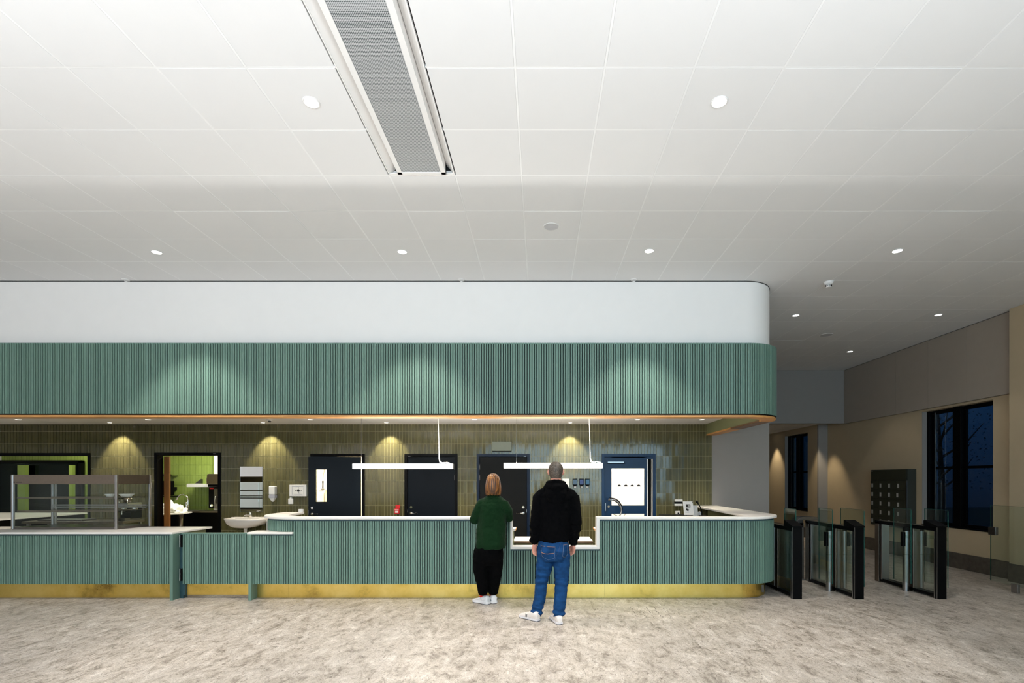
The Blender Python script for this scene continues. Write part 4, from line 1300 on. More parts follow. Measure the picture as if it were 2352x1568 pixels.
cb = tag(obj('white_box', B((X(686, 7.85), X(695.5, 7.85), 7.84, 7.88, 1.1352, Z(1169, 7.85))), M['white_plastic'], bevel=.003), 'small white upright box on the curved end of the tall counter', 'box')
fa = thing('fire_call_point', 'red fire alarm call point with white label left of the second dark door', 'alarm', (X(914, WB), WB, Z(1170, WB)))
obj('upper_plate', B((X(909, WB), X(919, WB), WB - .02, WB, Z(1166, WB), Z(1159.5, WB))), M['red'], fa, bevel=.003)
obj('call_box', B((X(907.5, WB), X(918.5, WB), WB - .055, WB, Z(1179.5, WB), Z(1167.5, WB))), M['red'], fa, bevel=.006)
obj('white_label', B((X(909.5, WB), X(916.5, WB), WB - .058, WB - .054, Z(1176.8, WB), Z(1173, WB))), M['paper'], fa)
obj('glass_strip', B((X(908.5, WB), X(917.5, WB), WB - .058, WB - .054, Z(1171.3, WB), Z(1169.5, WB))), M['paper'], fa)
eb = thing('emergency_light', 'grey rectangular box fixed above the charcoal door', 'lamp', (X(1153, WB), WB, Z(1025, WB)))
obj('housing', B((X(1131, WB), X(1175.5, WB), WB - .07, WB, Z(1036, WB), Z(1014.5, WB))), M['grey_box'], eb, bevel=.006)
obj('underside_lip', B((X(1132, WB), X(1174.5, WB), WB - .075, WB, Z(1037.5, WB), Z(1036, WB))), M['black'], eb)
pn = tag(obj('wall_notice', B((X(1292, WB), X(1307, WB), WB - .004, WB - .001, Z(1119, WB), Z(1099, WB))), M['paper']), 'white paper notice on the tiles behind the man, near the terminals', 'notice')
for nm, lab, px, scr in (('card_terminal', 'leftmost of three black wall terminals, with dark screen', 1320.5, 0), ('card_terminal', 'middle one of three black wall terminals, with violet blue screen', 1335.5, 1), ('card_terminal', 'rightmost of three black wall terminals, nearest the blue door', 1349, 2)):
    t = thing(nm, lab, 'terminal', (X(px, WB), WB, Z(1110, WB)), 'wall terminals beside the blue door')
    x0, x1 = X(px - 5.2, WB), X(px + 5.2, WB)
    obj('terminal_body', B((x0, x1, WB - .04, WB, Z(1114, WB), Z(1099, WB))), M['black'], t, bevel=.005)
    obj('screen', B((x0 + .008, x1 - .008, WB - .043, WB - .039, Z(1112, WB), Z(1101, WB))), [mat('screen_dark', (.005, .012, .03), .15), emis('screen_violet', (.02, .05, .18), .8), emis('screen_blue', (.02, .12, .22), .8)][scr], t)
    obj('printer_slot', B((x0 + .015, x1 - .015, WB - .035, WB, Z(1119.5, WB), Z(1114, WB))), M['black'], t, bevel=.004)
    obj('paper_slip', B((x0 + .022, x1 - .022, WB - .039, WB - .034, Z(1118.6, WB), Z(1117, WB))), M['paper'], t)
lb = thing('card_printer', 'white wall unit with a black middle band right of the blue door', 'wall unit', (X(1557.5, WB), WB, Z(1154, WB)))
obj('upper_shell', B((X(1548.5, WB), X(1566, WB), WB - .06, WB, Z(1151.2, WB), Z(1146.5, WB))), M['white_plastic'], lb, bevel=.003)
obj('black_band', B((X(1549, WB), X(1565.8, WB), WB - .055, WB, Z(1156, WB), Z(1151.2, WB))), M['black'], lb)
obj('lower_shell', B((X(1548.5, WB), X(1566, WB), WB - .06, WB, Z(1161, WB), Z(1156.2, WB))), M['white_plastic'], lb, bevel=.003)
sk = thing('wall_socket', 'white wall socket with black plug under the banded wall unit', 'socket', (X(1556.5, WB), WB, Z(1178, WB)))
obj('socket_plate', B((X(1551, WB), X(1562, WB), WB - .03, WB, Z(1183.5, WB), Z(1173, WB))), M['white_plastic'], sk, bevel=.004)
obj('plug', cyl(bmesh.new(), (X(1556.5, WB), WB - .03, Z(1178, WB)), (X(1556.5, WB), WB - .06, Z(1178, WB)), .014, 12), M['black'], sk)
obj('cable', tube(bmesh.new(), [(X(1557, WB), WB - .055, Z(1178, WB)), (X(1560, WB), WB - .06, Z(1181.5, WB)), (X(1562.5, WB), WB - .06, Z(1190, WB))], .004, 6), M['black'], sk, smooth=True)
# sign stand, cards and microphone on the back desk
def tilt_card(name, x0, x1, z0, z1, y, lean, m, parent=None):
    bm = bmesh.new(); h = z1 - z0
    prism_axis(bm, [(y, z0), (y + lean, z1), (y + lean + .004, z1), (y + .004, z0)], x0, x1, 'x')
    return obj(name, bm, m, parent)
sg = thing('sign_stand', 'white sign with small black pictures on a clear stand at the counter end', 'sign', (X(1582, 8.6), 8.6, 1.0))
sx0, sx1 = X(1571.5, 8.6), X(1594, 8.6)
tilt_card('sign_sheet', sx0, sx1, 1.035, Z(1151, 8.7), 8.6, .08, M['paper'], sg)
def on(px, py, w_, h_, nm, m, rot=0):
    z = Z(py, 8.62); y = 8.597 + .08 * (z - 1.035) / .24
    o = obj(nm, B((-w_ / 2, w_ / 2, -.002, .002, -h_ / 2, h_ / 2)), m, sg, local=True)
    o.location = Vector((X(px, 8.62), y, z)) - wl(sg); o.rotation_euler = (-.32, rot, 0)
on(1581.5, 1161.5, .078, .054, 'picture', M['ink'], .05); on(1583.5, 1162, .010, .036, 'picture_detail', M['paper'], .05); on(1579.5, 1160.5, .02, .02, 'picture_detail', M['grey_plastic'], .05)
on(1579, 1170.5, .05, .034, 'picture', M['ink'], .45)
on(1576, 1155, .05, .006, 'heading_line', M['grey_plastic']); on(1592, 1153.5, .008, .02, 'heading_mark', M['ink']); on(1578, 1176, .07, .003, 'text_line', M['grey_plastic'])
obj('clear_foot', B((sx0 + .01, sx1 - .06, 8.50, 8.64, 1.0015, 1.006), (sx0 + .02, sx0 + .025, 8.52, 8.62, 1.0, 1.04)), M['glass'], sg)
c2 = tag(tilt_card('white_folder', X(1592, 8.75), X(1603.5, 8.75), 1.002, Z(1161, 8.75), 8.75, .04, M['paper']), 'white card leaning behind the picture sign', 'card')
c3 = tag(obj('white_socket_box', B((X(1603, 8.9), X(1611, 8.9), 8.9, 8.93, 1.002, Z(1175, 8.9))), M['white_plastic'], bevel=.003), 'small white box behind the microphone base', 'box')
mc = thing('gooseneck_microphone', 'black gooseneck microphone on a dark base at the counter end', 'microphone', (X(1614, 8.6), 8.6, 1.0))
obj('mic_base', B((X(1608, 8.6), X(1622, 8.6), 8.52, 8.68, 1.001, 1.03)), M['black'], mc, bevel=.008)
obj('gooseneck', tube(bmesh.new(), [W(1612.5, 1182, 8.6), W(1611.5, 1174, 8.6), W(1609, 1165, 8.6), W(1605, 1158, 8.6), W(1602.5, 1155.5, 8.6)], .008, 8), M['black'], mc, smooth=True)
obj('mic_head', tube(bmesh.new(), [W(1603, 1155.5, 8.6), W(1601, 1152.5, 8.6), W(1599.5, 1150.5, 8.6)], [.012, .021, .014], 12), M['black_matte'], mc, smooth=True)
kb = tag(obj('dark_keyboard', B((X(1590, 8.4), X(1622, 8.4), 8.3, 8.45, 1.001, 1.022)), M['black'], bevel=.004), 'flat dark keyboard lying before the sign and microphone', 'keyboard')

# ------------------------------------------------------------------ pendants
for px0, px1, cords, lab in ((811.5, 1040, (1008, 830), 'left white linear pendant hanging over the reception counter'), (1157.5, 1383.5, (1355, 1186), 'right white linear pendant crossing behind the man')):
    d = 7.60
    x0, x1 = X(px0, d), X(px1, d)
    pz1, pz0 = Z(1064.5, d) if px0 < 1000 else Z(1063, d), 0
    pz0 = pz1 - .080
    p = thing('linear_pendant', lab, 'pendant lamp', ((x0 + x1) / 2, d, pz0), 'linear pendants over the counter')
    obj('diffuser', B((x0, x1, d - .035, d + .035, pz0, pz1)), M['pendant_glow'], p, bevel=.006)
    obj('end_cap', B((x0 - .003, x0, d - .036, d + .036, pz0, pz1), (x1, x1 + .003, d - .036, d + .036, pz0, pz1)), M['white_plastic'], p)
    cx = X(cords[0], d)
    obj('power_cord', tube(bmesh.new(), [(X(cords[0] - 1.5, d), d, ZS), (X(cords[0] - 1.2, d), d, ZS - .25), (X(cords[0] + .2, d), d, pz1 + .30), (X(cords[0] + .4, d), d, pz1 + .15), (X(cords[0] + 1.2, d), d, pz1 + .06), (X(cords[0] + 3, d), d, pz1 + .025), (X(cords[0] + 7, d), d, pz1 + .014), (X(cords[0] + 12, d), d, pz1 + .018), (X(cords[0] + 18, d), d, pz1 + .020), (X(cords[0] + 23, d), d, pz1 + .012), (X(cords[0] + 26, d), d, pz1 - .005)], .007, 8, dome=False), M['white_plastic'], p, smooth=True)
    obj('suspension_wire', cyl(bmesh.new(), (X(cords[1], d), d, ZS), (X(cords[1], d), d, pz1), .0022, 6), M['steel_dark'], p)
    obj('ceiling_rose', lathe(bmesh.new(), (X(cords[0] - 1.5, d), d, ZS - .02), [(.04, 0), (.045, .02)], 20), M['white_plastic'], p)
    for up in (0, 1):
        l = bpy.data.lights.new('pendant_light', 'AREA'); l.shape = 'RECTANGLE'; l.size = x1 - x0 - .04; l.size_y = .05
        l.energy = PEND_UP if up else PEND_DOWN; l.color = (1, .97, .92)
        o = bpy.data.objects.new('pendant_light', l); COL.objects.link(o); o.parent = p
        o.location = (0, 0, .085 if up else -.006); o.rotation_euler = (PI if up else 0, 0, 0)

# added pendants, unseen behind the camera, put in to brighten the ceiling
for k, (x, y) in enumerate(((-6.4, -.1), (-2.6, -.1), (1.2, -.1), (-6.4, -2.8), (-2.6, -2.8), (1.2, -2.8))):
    z = 2.30
    p = thing('added_fill_pendant', ['added white fill pendant behind the camera, %s row, %s' % (a, b) for a in ('front', 'rear') for b in ('left', 'middle', 'right')][k], 'pendant lamp', (x, y, z), 'added fill pendants behind the camera')
    obj('housing', B((x - 1.1, x + 1.1, y - .05, y + .05, z - .03, z + .03)), M['white_plastic'], p, bevel=.005)
    obj('diffuser', B((x - 1.08, x + 1.08, y - .04, y + .04, z - .034, z - .03), (x - 1.08, x + 1.08, y - .04, y + .04, z + .03, z + .034)), M['pendant_glow'], p)
    for sx_ in (-.9, .9): obj('suspension_wire', cyl(bmesh.new(), (x + sx_, y, z + .03), (x + sx_, y, ZC), .002, 6), M['steel_dark'], p)
    for up in (0, 1):
        l = bpy.data.lights.new('added_fill_pendant_light', 'AREA'); l.shape = 'RECTANGLE'; l.size = 2.1; l.size_y = .08
        l.energy = REAR_UP if up else REAR_DOWN; l.color = (.93, .96, 1)
        o = bpy.data.objects.new('added_fill_pendant_light', l); COL.objects.link(o); o.parent = p
        o.location = (0, 0, .04 if up else -.04); o.rotation_euler = (PI if up else 0, 0, 0)

# ------------------------------------------------------------------ ceiling fittings
def downlight(x, y, z, r, power, label, group, warm=False, tilt=0, spot=72, disc='lamp_disc', blend=.55, col=(1, .93, .84)):
    t = thing('recessed_downlight', label, 'downlight', (x, y, z), group)
    obj('trim_ring', lathe(bmesh.new(), (x, y, z), [(r * .82, -.002), (r * .9, -.006), (r, -.005), (r * 1.03, -.0005), (r * .82, -.0005)], 28), M['white_plastic'], t, smooth=True)
    obj('lens', lathe(bmesh.new(), (x, y, z), [(r * .84, -.003), (r * .84, -.0008)], 28), M[disc], t)
    l = bpy.data.lights.new('downlight_beam', 'SPOT'); l.energy = power; l.spot_size = math.radians(spot); l.spot_blend = blend
    l.shadow_soft_size = .045; l.color = col
    o = bpy.data.objects.new('downlight_beam', l); COL.objects.link(o); o.parent = t; o.location = (0, 0, -.012); o.rotation_euler = (math.radians(tilt), 0, 0)
    return t


hall = [(715, 235, 'large ceiling downlight left of the air unit slot'), (1652, 234, 'large ceiling downlight at upper right of the ceiling'),
        (360, 579, 'leftmost downlight in the row above the white bulkhead'), (924, 578, 'second downlight from left in the row above the bulkhead'),
        (1491, 576, 'third downlight from left, above the bulkhead'), (2061, 576, 'fourth downlight, right of the bulkhead curve'),
        (1828, 724, 'downlight beside the bulkhead over the turnstiles'), (2155, 723, 'downlight near the panelled right wall'), (1952, 807, 'farthest ceiling downlight before the grey bulkhead')]
for k, (px, py, lab) in enumerate(hall):
    d = (ZC - CH) * F / (CY - py)
    downlight(X(px, d), d, ZC, .060, SPOT_HALL if k < 5 else (130 if k == 5 else SPOT_HALL_BACK), lab, 'hall ceiling downlights', spot=78, blend=.4)
for x, y in ((4.3, 10.84), (4.3, 3.67), (-4.64, 3.67), (6.69, 6.07)):
    if (x, y) == (4.3, 10.84): lab = 'ceiling downlight hidden behind the bulkhead corner'
    else: lab = {(4.3, 3.67): 'x'}.get((x, y), 'x')
    if (x, y) in ((4.3, 10.84),):
        downlight(x, y, ZC, .060, SPOT_HALL_BACK, lab, 'hall ceiling downlights', spot=76)
wash_px = [(252, 970, 'first rear soffit spot from the left, above the kitchen wall'), (604, 970, 'rear soffit spot above the soap dispenser'), (887, 970, 'rear soffit spot between the two black doors'), (1310, 970, 'rear soffit spot above the wall terminals')]
for px, py, lab in wash_px:
    d = 9.56
    downlight(X(px, d), d, ZS, .045, SPOT_WASH, lab, 'wall washing soffit spots', tilt=20, spot=70, disc='lamp_disc_warm', blend=.35, col=(1, .90, .68))
for px, lab in ((42, 'front soffit spot at far left over the display case'), (340, 'front soffit spot near the kitchen doorway'), (713, 'front soffit spot over the curved counter end'), (1090, 'front soffit spot between the two pendants'), (1464, 'front soffit spot near the blue door'), (1612, 'rightmost front soffit spot near the olive fascia end')):
    d = 9.06
    downlight(X(px, d), d, ZS, .055, SPOT_SOFFIT, lab, 'front soffit spots', spot=80, disc='lamp_disc_warm', blend=.6, col=(1, .90, .72))
# the row of spots behind the fascia edge, seen only as reflections in the glazed tiles
for x, wh in ((-10.1, 'far left'), (-7.14, 'left of the kitchen doorway'), (-4.2, 'over the first dark door'), (-1.19, 'over the charcoal door'), (1.77, 'over the blue door')):
    t = downlight(x, 7.76, ZS, .055, SPOT_SOFFIT, 'soffit spot behind the fascia, mirrored in the tiles ' + wh, 'hidden soffit spots', spot=80, disc='lamp_disc_warm', blend=.6, col=(1, .90, .72))
# corridor and turnstile area wall washers
for x, y, lab in ((7.2, 15.9, 'corridor spot beyond the grey bulkhead, far'), (7.25, 13.25, 'corridor spot just beyond the grey bulkhead')):
    downlight(x, y, 3.12, .05, 120, lab, 'corridor spots', spot=66, disc='lamp_disc_warm', col=(1, .84, .58))

for px, py, r, lab in ((1266, 520, .085, 'round grey ceiling loudspeaker in the middle of the ceiling'), (1898, 769, .115, 'oval looking grey ceiling loudspeaker right of the bulkhead')):
    d = (ZC - CH) * F / (CY - py)
    t = thing('ceiling_speaker', lab, 'loudspeaker', (X(px, d), d, ZC))
    obj('rim', lathe(bmesh.new(), (X(px, d), d, ZC), [(r * .9, -.001), (r * .92, -.007), (r, -.004), (r, -.0005)], 32), M['white_plastic'], t, smooth=True)
    obj('grille', lathe(bmesh.new(), (X(px, d), d, ZC), [(r * .9, -.005), (r * .9, -.001)], 32), M['speaker'], t)
sm = thing('smoke_detector', 'white smoke detector on the ceiling beside the bulkhead corner', 'smoke detector', (4.03, 7.02, ZC))
obj('base', lathe(bmesh.new(), (4.03, 7.02, ZC), [(.045, -.035), (.058, -.028), (.062, -.006), (.066, -.0005)], 28), M['white_plastic'], sm, smooth=True)
obj('sensor_head', lathe(bmesh.new(), (4.03, 7.02, ZC), [(.026, -.075), (.034, -.072), (.036, -.036)], 20), M['white_plastic'], sm, smooth=True)
obj('sensor_slots', B(*[(4.03 + .0365 * math.cos(q) - .006, 4.03 + .0365 * math.cos(q) + .006, 7.02 + .0365 * math.sin(q) - .002, 7.02 + .0365 * math.sin(q) + .002, ZC - .064, ZC - .044) for q in [2 * PI * k / 10 for k in range(10)]]), M['black'], sm)
for px, lab in ((289, 'small sprinkler disc at the left, where ceiling meets bulkhead'), (1060, 'small sprinkler disc at the middle, where ceiling meets bulkhead'), (1456, 'small sprinkler disc at the right, where ceiling meets bulkhead')):
    d = 6.93
    t = thing('sprinkler_head', lab, 'sprinkler', (X(px, d), d, ZC), 'sprinklers along the bulkhead')
    obj('escutcheon', lathe(bmesh.new(), (X(px, d), d, ZC), [(.02, -.012), (.045, -.008), (.05, -.0005)], 20), M['white_plastic'], t, smooth=True)
    obj('deflector', lathe(bmesh.new(), (X(px, d), d, ZC), [(.018, -.024), (.018, -.021)], 14), M['chrome'], t)
ss = thing('soffit_detector', 'small white detector under the soffit above the wall panel', 'smoke detector', (X(619, 9.1), 9.1, ZS))
obj('base', lathe(bmesh.new(), (X(619, 9.1), 9.1, ZS), [(.05, -.02), (.055, -.0005)], 20), M['white_plastic'], ss, smooth=True)
obj('sensor_head', lathe(bmesh.new(), (X(619, 9.1), 9.1, ZS), [(.024, -.045), (.028, -.02)], 14), M['ink'], ss)

# climate unit recessed in its slot
cu = thing('air_conditioning_unit', 'long white ceiling air unit with grey perforated face in a recessed slot', 'air unit', (-1.065, 1.6, ZC))
Y0, Y1 = -1.25, 4.545
ux0, ux1 = -1.275, -.842
obj('edge_profile', B((-1.362, -1.354, Y0, Y1, ZC - .004, ZC + .02), (-.776, -.768, Y0, Y1, ZC - .004, ZC + .02), (-1.362, -.768, Y1, Y1 + .008, ZC - .004, ZC + .02)), M['white_paint'], cu)
bm = bmesh.new()
prism_axis(bm, [(-1.354, ZC), (-1.354, ZC + .012), (-1.29, ZC + .075), (-1.27, ZC + .075), (-1.29, ZC + .06)], Y0, Y1, 'y')
prism_axis(bm, [(-.776, ZC), (-.776, ZC + .012), (-.80, ZC + .075), (-.84, ZC + .075), (-.812, ZC + .05)], Y0, Y1, 'y')
obj('slot_lining', bm, M['white_paint'], cu)
obj('slot_roof', B((-1.36, -.77, Y0, Y1 + .008, ZC + .12, ZC + .135)), M['dark_void'], cu)
obj('slot_wall', B((-.768, -.76, Y0, Y1, ZC + .018, ZC + .135), (-1.37, -1.362, Y0, Y1, ZC + .018, ZC + .135), (-1.36, -.77, Y1 + .008, Y1 + .016, ZC + .018, ZC + .135)), M['dark_void'], cu)
obj('unit_frame', B((ux0, ux0 + .042, Y0, Y1 - .02, ZC - .012, ZC + .10), (ux1 - .042, ux1, Y0, Y1 - .02, ZC - .012, ZC + .10), (ux0, ux1, Y1 - .055, Y1 - .02, ZC - .012, ZC + .10)), M['white_paint'], cu, bevel=.002)
obj('perforated_panel', B((ux0 + .042, ux1 - .042, Y0, Y1 - .055, ZC - .008, ZC + .0)), M['perf'], cu)
obj('end_flange', B((-1.354, -.776, Y1 - .018, Y1, ZC + .0, ZC + .006)), M['white_paint'], cu)

# ------------------------------------------------------------------ turnstiles
def turnstile(X0, label, wedge=False, wingsL=None, wingsR=(7.05, 7.6)):
    Y_0, Y_1 = 6.905, 8.20; Wd = .125
    t = thing('turnstile', label, 'turnstile', (X0 + Wd / 2, 7.5, 0), 'speed gates right of the counter')
    H = .985
    obj('front_post', B((X0, X0 + Wd, Y_0, Y_0 + .055, 0, H)), M['black'], t, bevel=.002)
    obj('steel_edge', B((X0 - .003, X0, Y_0 + .002, Y_0 + .012, 0, H), (X0 - .002, X0 + .002, Y_0 + .04, Y_0 + .062, 0, H - .06)), M['steel'], t)
    obj('rear_post', B((X0, X0 + Wd, Y_1 - .10, Y_1, 0, H - .02)), M['steel_warm'], t, bevel=.003)
    obj('inner_upright', B((X0 + .004, X0 + Wd - .004, Y_1 - .17, Y_1 - .14, .05, H - .06)), M['steel'], t)
    obj('top_rail', B((X0, X0 + Wd, Y_0 + .05, Y_1, H - .055, H - .003)), M['black'], t, bevel=.004)
    obj('top_cover', B((X0 + .008, X0 + Wd - .008, Y_0 + .05, Y_1 - .01, H - .003, H)), M['steel_dark'], t)
    obj('bottom_rail', B((X0 + .01, X0 + Wd - .01, Y_0 + .05, Y_1 - .1, .02, .06)), M['black'], t)
    for y0, y1 in ((Y_0 + .06, 7.36), (7.52, Y_1 - .17)):
        obj('infill_glass', B((X0 + .012, X0 + .018, y0, y1, .06, H - .055)), M['glass'], t)
        obj('infill_glass', B((X0 + Wd - .018, X0 + Wd - .012, y0, y1, .06, H - .055)), M['glass'], t)
    obj('middle_post', B((X0 + .01, X0 + Wd - .01, 7.37, 7.44, 0, H - .05), ), M['steel_warm'], t, bevel=.003)
    obj('middle_post', B((X0 + .01, X0 + Wd - .01, 7.47, 7.50, .06, H - .05), ), M['steel'], t, bevel=.003)
    for s, wy in ((-1, wingsL), (1, wingsR)):
        if s < 0 and X0 < 3.6: continue
        cx = X0 - .045 if s < 0 else X0 + Wd + .045
        c = obj('drive_column', cyl(bmesh.new(), (cx, 7.44, 0), (cx, 7.44, H - .10), .042, 24), M['steel'], t, smooth=True); edge_split(c)
        cp = obj('column_cap', cyl(bmesh.new(), (cx, 7.44, H - .10), (cx, 7.44, H - .045), .043, 24), M['black'], c, smooth=True); edge_split(cp)
        obj('column_ring', cyl(bmesh.new(), (cx, 7.44, .535), (cx, 7.44, .541), .0428, 24), M['steel_dark'], c)
        if wy:
            y0, y1 = wy; xw = cx + s * .05
            wg = obj('wing_glass', B((xw - .005, xw + .005, y0, y1, .14, 1.215)), M['glass_green'], t, bevel=.0)
            obj('glass_edge', B((xw - .0055, xw + .0055, y0 - .003, y0, .14, 1.20), (xw - .0055, xw + .0055, y0, y1, 1.213, 1.217), (xw - .0055, xw + .0055, y1, y1 + .003, .14, 1.215)), M['glass_edge'], wg)
            obj('clamp', B((xw - .016, xw + .016, 7.40, 7.46, .66, .87)), M['black'], wg, bevel=.004)
            obj('frosted_band', B((xw - .006, xw + .006, y0 + .01, 7.4, .79, .83)), M['glass_green'], wg)
    # reader head with slanted top
    bm = bmesh.new()
    prism_axis(bm, [(Y_0 - .01, H), (Y_0 - .01, H + .02), (Y_0 + .22, H + .09), (Y_0 + .24, H + .08), (Y_0 + .24, H)], X0 - .012, X0 + Wd + .012, 'x')
    obj('reader_head', bm, M['black'], t, bevel=.003)
    if wedge:
        bm = bmesh.new()
        prism_axis(bm, [(X0 - .19, H - .10), (X0 - .19, H - .085), (X0 - .06, H + .045), (X0 + .22, H + .045), (X0 + .22, H - .0), (X0 - .02, H - .0), (X0 - .02, H - .12)], Y_1 + .02, Y_1 + .25, 'y')
        rh = obj('rear_reader_head', bm, M['steel_dark'], t, bevel=.003)
        obj('rear_pedestal', B((X0 - .075, X0 - .01, Y_1 + .02, Y_1 + .25, .0, H - .05)), M['steel_dark'], t)
        obj('foot_plate', B((X0 - .11, X0 + .0, Y_1 + .0, Y_1 + .26, 0, .02)), M['steel'], t)
    return t


turnstile(3.475, 'left turnstile half hidden behind the counter end', wingsR=(7.26, 7.60))
turnstile(4.325, 'middle turnstile with slanted rear reader head and two glass wings', wedge=True, wingsL=(7.27, 7.62))
turnstile(5.46, 'right turnstile, the one in front of the key lockers', wingsL=(7.27, 7.62), wingsR=(7.0, 7.42))
gb = thing('glass_barrier', 'tall tinted glass gate leaf by the right wall', 'glass barrier', (6.9, 7, 0))
bw = obj('glass_leaf', B((6.90, 6.91, 5.4, 7.70, .10, 1.25)), M['glass_green'], gb)
obj('glass_edge', B((6.8995, 6.9105, 7.70, 7.703, .10, 1.25), (6.8995, 6.9105, 5.4, 7.70, 1.25, 1.253)), M['glass_edge'], gb)
obj('clamp', B((6.88, 6.93, 7.60, 7.72, .80, .92)), M['steel_dark'], gb, bevel=.004)
obj('barrier_post', B((6.86, 6.95, 5.35, 5.45, 0, 1.0)), M['steel'], gb, bevel=.004)
for y in (5.8, 7.3): obj('floor_clamp', B((6.885, 6.925, y - .05, y + .05, 0, .13)), M['steel'], gb, bevel=.003)

# ------------------------------------------------------------------ key lockers on the right wall
lk = thing('locker_cabinet', 'dark olive wall cabinet of twenty small lockers with white lock plates', 'locker', (7.65, 10.9, .6))
LX = 7.55; ly0, ly1 = 10.36, 11.48
obj('carcass', B((LX + .02, 7.75, ly0 - .01, ly1 + .01, .62, 1.86)), M['locker_side'], lk, bevel=.003)
obj('header', B((LX + .005, LX + .02, ly0 + .02, ly1 - .01, 1.62, 1.85)), M['locker'], lk, bevel=.002)
obj('hinge_strip', B((LX - .005, LX + .02, ly0 - .008, ly0 + .012, .62, 1.62)), M['steel_dark'], lk)
M['lockplate'] = mat('lock_plate', (.42, .40, .36), .5)
cw = (ly1 - ly0 - .02) / 4; rh = .198
for r in range(5):
    for c in range(4):
        y1 = ly1 - cw * c; z1 = 1.615 - rh * r
        dr = obj('locker_door', B((LX, LX + .018, y1 - cw + .002, y1 - .002, z1 - rh + .004, z1)), M['locker'], lk, bevel=.0015)
        off = .045 if not (r == 1 and c == 3) else .09 * .3
        yy = y1 - .035 if c < 3 or r != 1 else y1 - .01 + .0
        lp = obj('lock_plate', B((LX - .004, LX, yy - .05, yy - .0, z1 - .150, z1 - .062)), M['lockplate'], dr)
        lp['label'] = 'pale lock plate'
obj('corner_tag', B((LX + .001, LX + .006, ly1 - .07, ly1 - .03, 1.825, 1.84)), M['lockplate'], lk)

# ------------------------------------------------------------------ people
def fuse(name, bm, m, parent, voxel=.008, smooth_it=4, disp=0, dscale=.12, sub=0, seed=0, keep=None):
    """fuse overlapping lofts into one continuous surface"""
    bmesh.ops.recalc_face_normals(bm, faces=bm.faces)
    me = bpy.data.meshes.new(name); bm.to_mesh(me); bm.free()
    o = bpy.data.objects.new(name, me); COL.objects.link(o)
    r = o.modifiers.new('remesh', 'REMESH'); r.mode = 'VOXEL'; r.voxel_size = voxel; r.use_smooth_shade = True
    s = o.modifiers.new('smooth', 'SMOOTH'); s.iterations = smooth_it; s.factor = .6
    bpy.context.view_layer.update()
    dg = bpy.context.evaluated_depsgraph_get()
    me2 = bpy.data.meshes.new_from_object(o.evaluated_get(dg))
    bpy.data.objects.remove(o)
    if keep: keep(me2)
    if disp:
        me2.update()
        nrm = [v.normal.copy() for v in me2.vertices]
        for v, nn in zip(me2.vertices, nrm):
            q = disp_f[name](v.co) if name in disp_f else 0
            v.co += nn * (disp * noise.fractal(v.co / dscale + Vector((seed, 0, 0)), .6, 2.0, 4) + q)
    off = wl(parent)
    for v in me2.vertices: v.co -= off
    for p in me2.polygons: p.use_smooth = True
    me2.name = name
    me2.materials.clear(); me2.materials.append(m)
    o = bpy.data.objects.new(name, me2); COL.objects.link(o); o.parent = parent
    return o


disp_f = {}
M['skin'] = mat('skin', (.62, .27, .19), .5, var=.06, scale=20)
M['skin'].node_tree.nodes['Principled BSDF'].inputs['Subsurface Weight'].default_value = .08
M['skin_w'] = mat('skin_light', (.66, .34, .25), .5, var=.05, scale=20)
M['hoodie'] = mat('black_cotton', (.0009, .0009, .0013), .95, spec=.08, var=.1, bump=.3, bscale=90)
M['green_shirt'] = mat('dark_green_wool', (.0022, .019, .0045), .9, var=.12, scale=8, bump=.4, bscale=110, spec=.15, sheen=.03)
M['trousers'] = mat('black_trousers', (.0007, .0007, .0009), .9, spec=.08, var=.1, bump=.2, bscale=90)
M['denim'] = mat('blue_denim', (.006, .043, .135), .85, spec=.15, var=.36, scale=11, bump=.8, bscale=200, stretch=(1, 1, 2.2))
M['denim_dark'] = mat('denim_seam', (.010, .045, .14), .8)
M['stitch'] = mat('orange_stitching', (.42, .20, .10), .7)
M['shoe_white'] = mat('white_leather', (.78, .76, .76), .45, var=.02, bump=.05, bscale=60)
M['shoe_worn'] = mat('worn_white_leather', (.74, .68, .64), .5, var=.06)
M['sole'] = mat('shoe_sole', (.66, .64, .66), .6)
M['sole_dark'] = mat('shoe_outsole', (.03, .03, .05), .7)
M['sock_red'] = mat('red_sock', (.60, .02, .008), .9, bump=.3, bscale=200)
M['sock_dark'] = mat('dark_sock', (.012, .014, .02), .9)


def mk_hair(name, c0, c1, c2, st, sc=40):
    m = mat(name, c1, .42, var=.3, scale=sc, stretch=st, bump=.9, bscale=sc)
    n = m.node_tree; L = n.links; p = n.nodes['Principled BSDF']
    nz = [x for x in n.nodes if x.type == 'TEX_NOISE'][0]
    r = n.nodes.new('ShaderNodeValToRGB')
    r.color_ramp.elements[0].position = .34; r.color_ramp.elements[0].color = (*c0, 1)
    r.color_ramp.elements[1].position = .68; r.color_ramp.elements[1].color = (*c2, 1)
    e = r.color_ramp.elements.new(.5); e.color = (*c1, 1)
    L.new(nz.outputs['Fac'], r.inputs[0]); L.new(r.outputs[0], p.inputs['Base Color'])
    return m


M['hair_grey'] = mk_hair('short_greying_hair', (.025, .019, .016), (.085, .065, .050), (.20, .155, .12), (1, 1, .6), 150)
M['hair_auburn'] = mk_hair('auburn_hair', (.022, .007, .002), (.13, .043, .009), (.46, .19, .04), (1, 1, .06), 75)


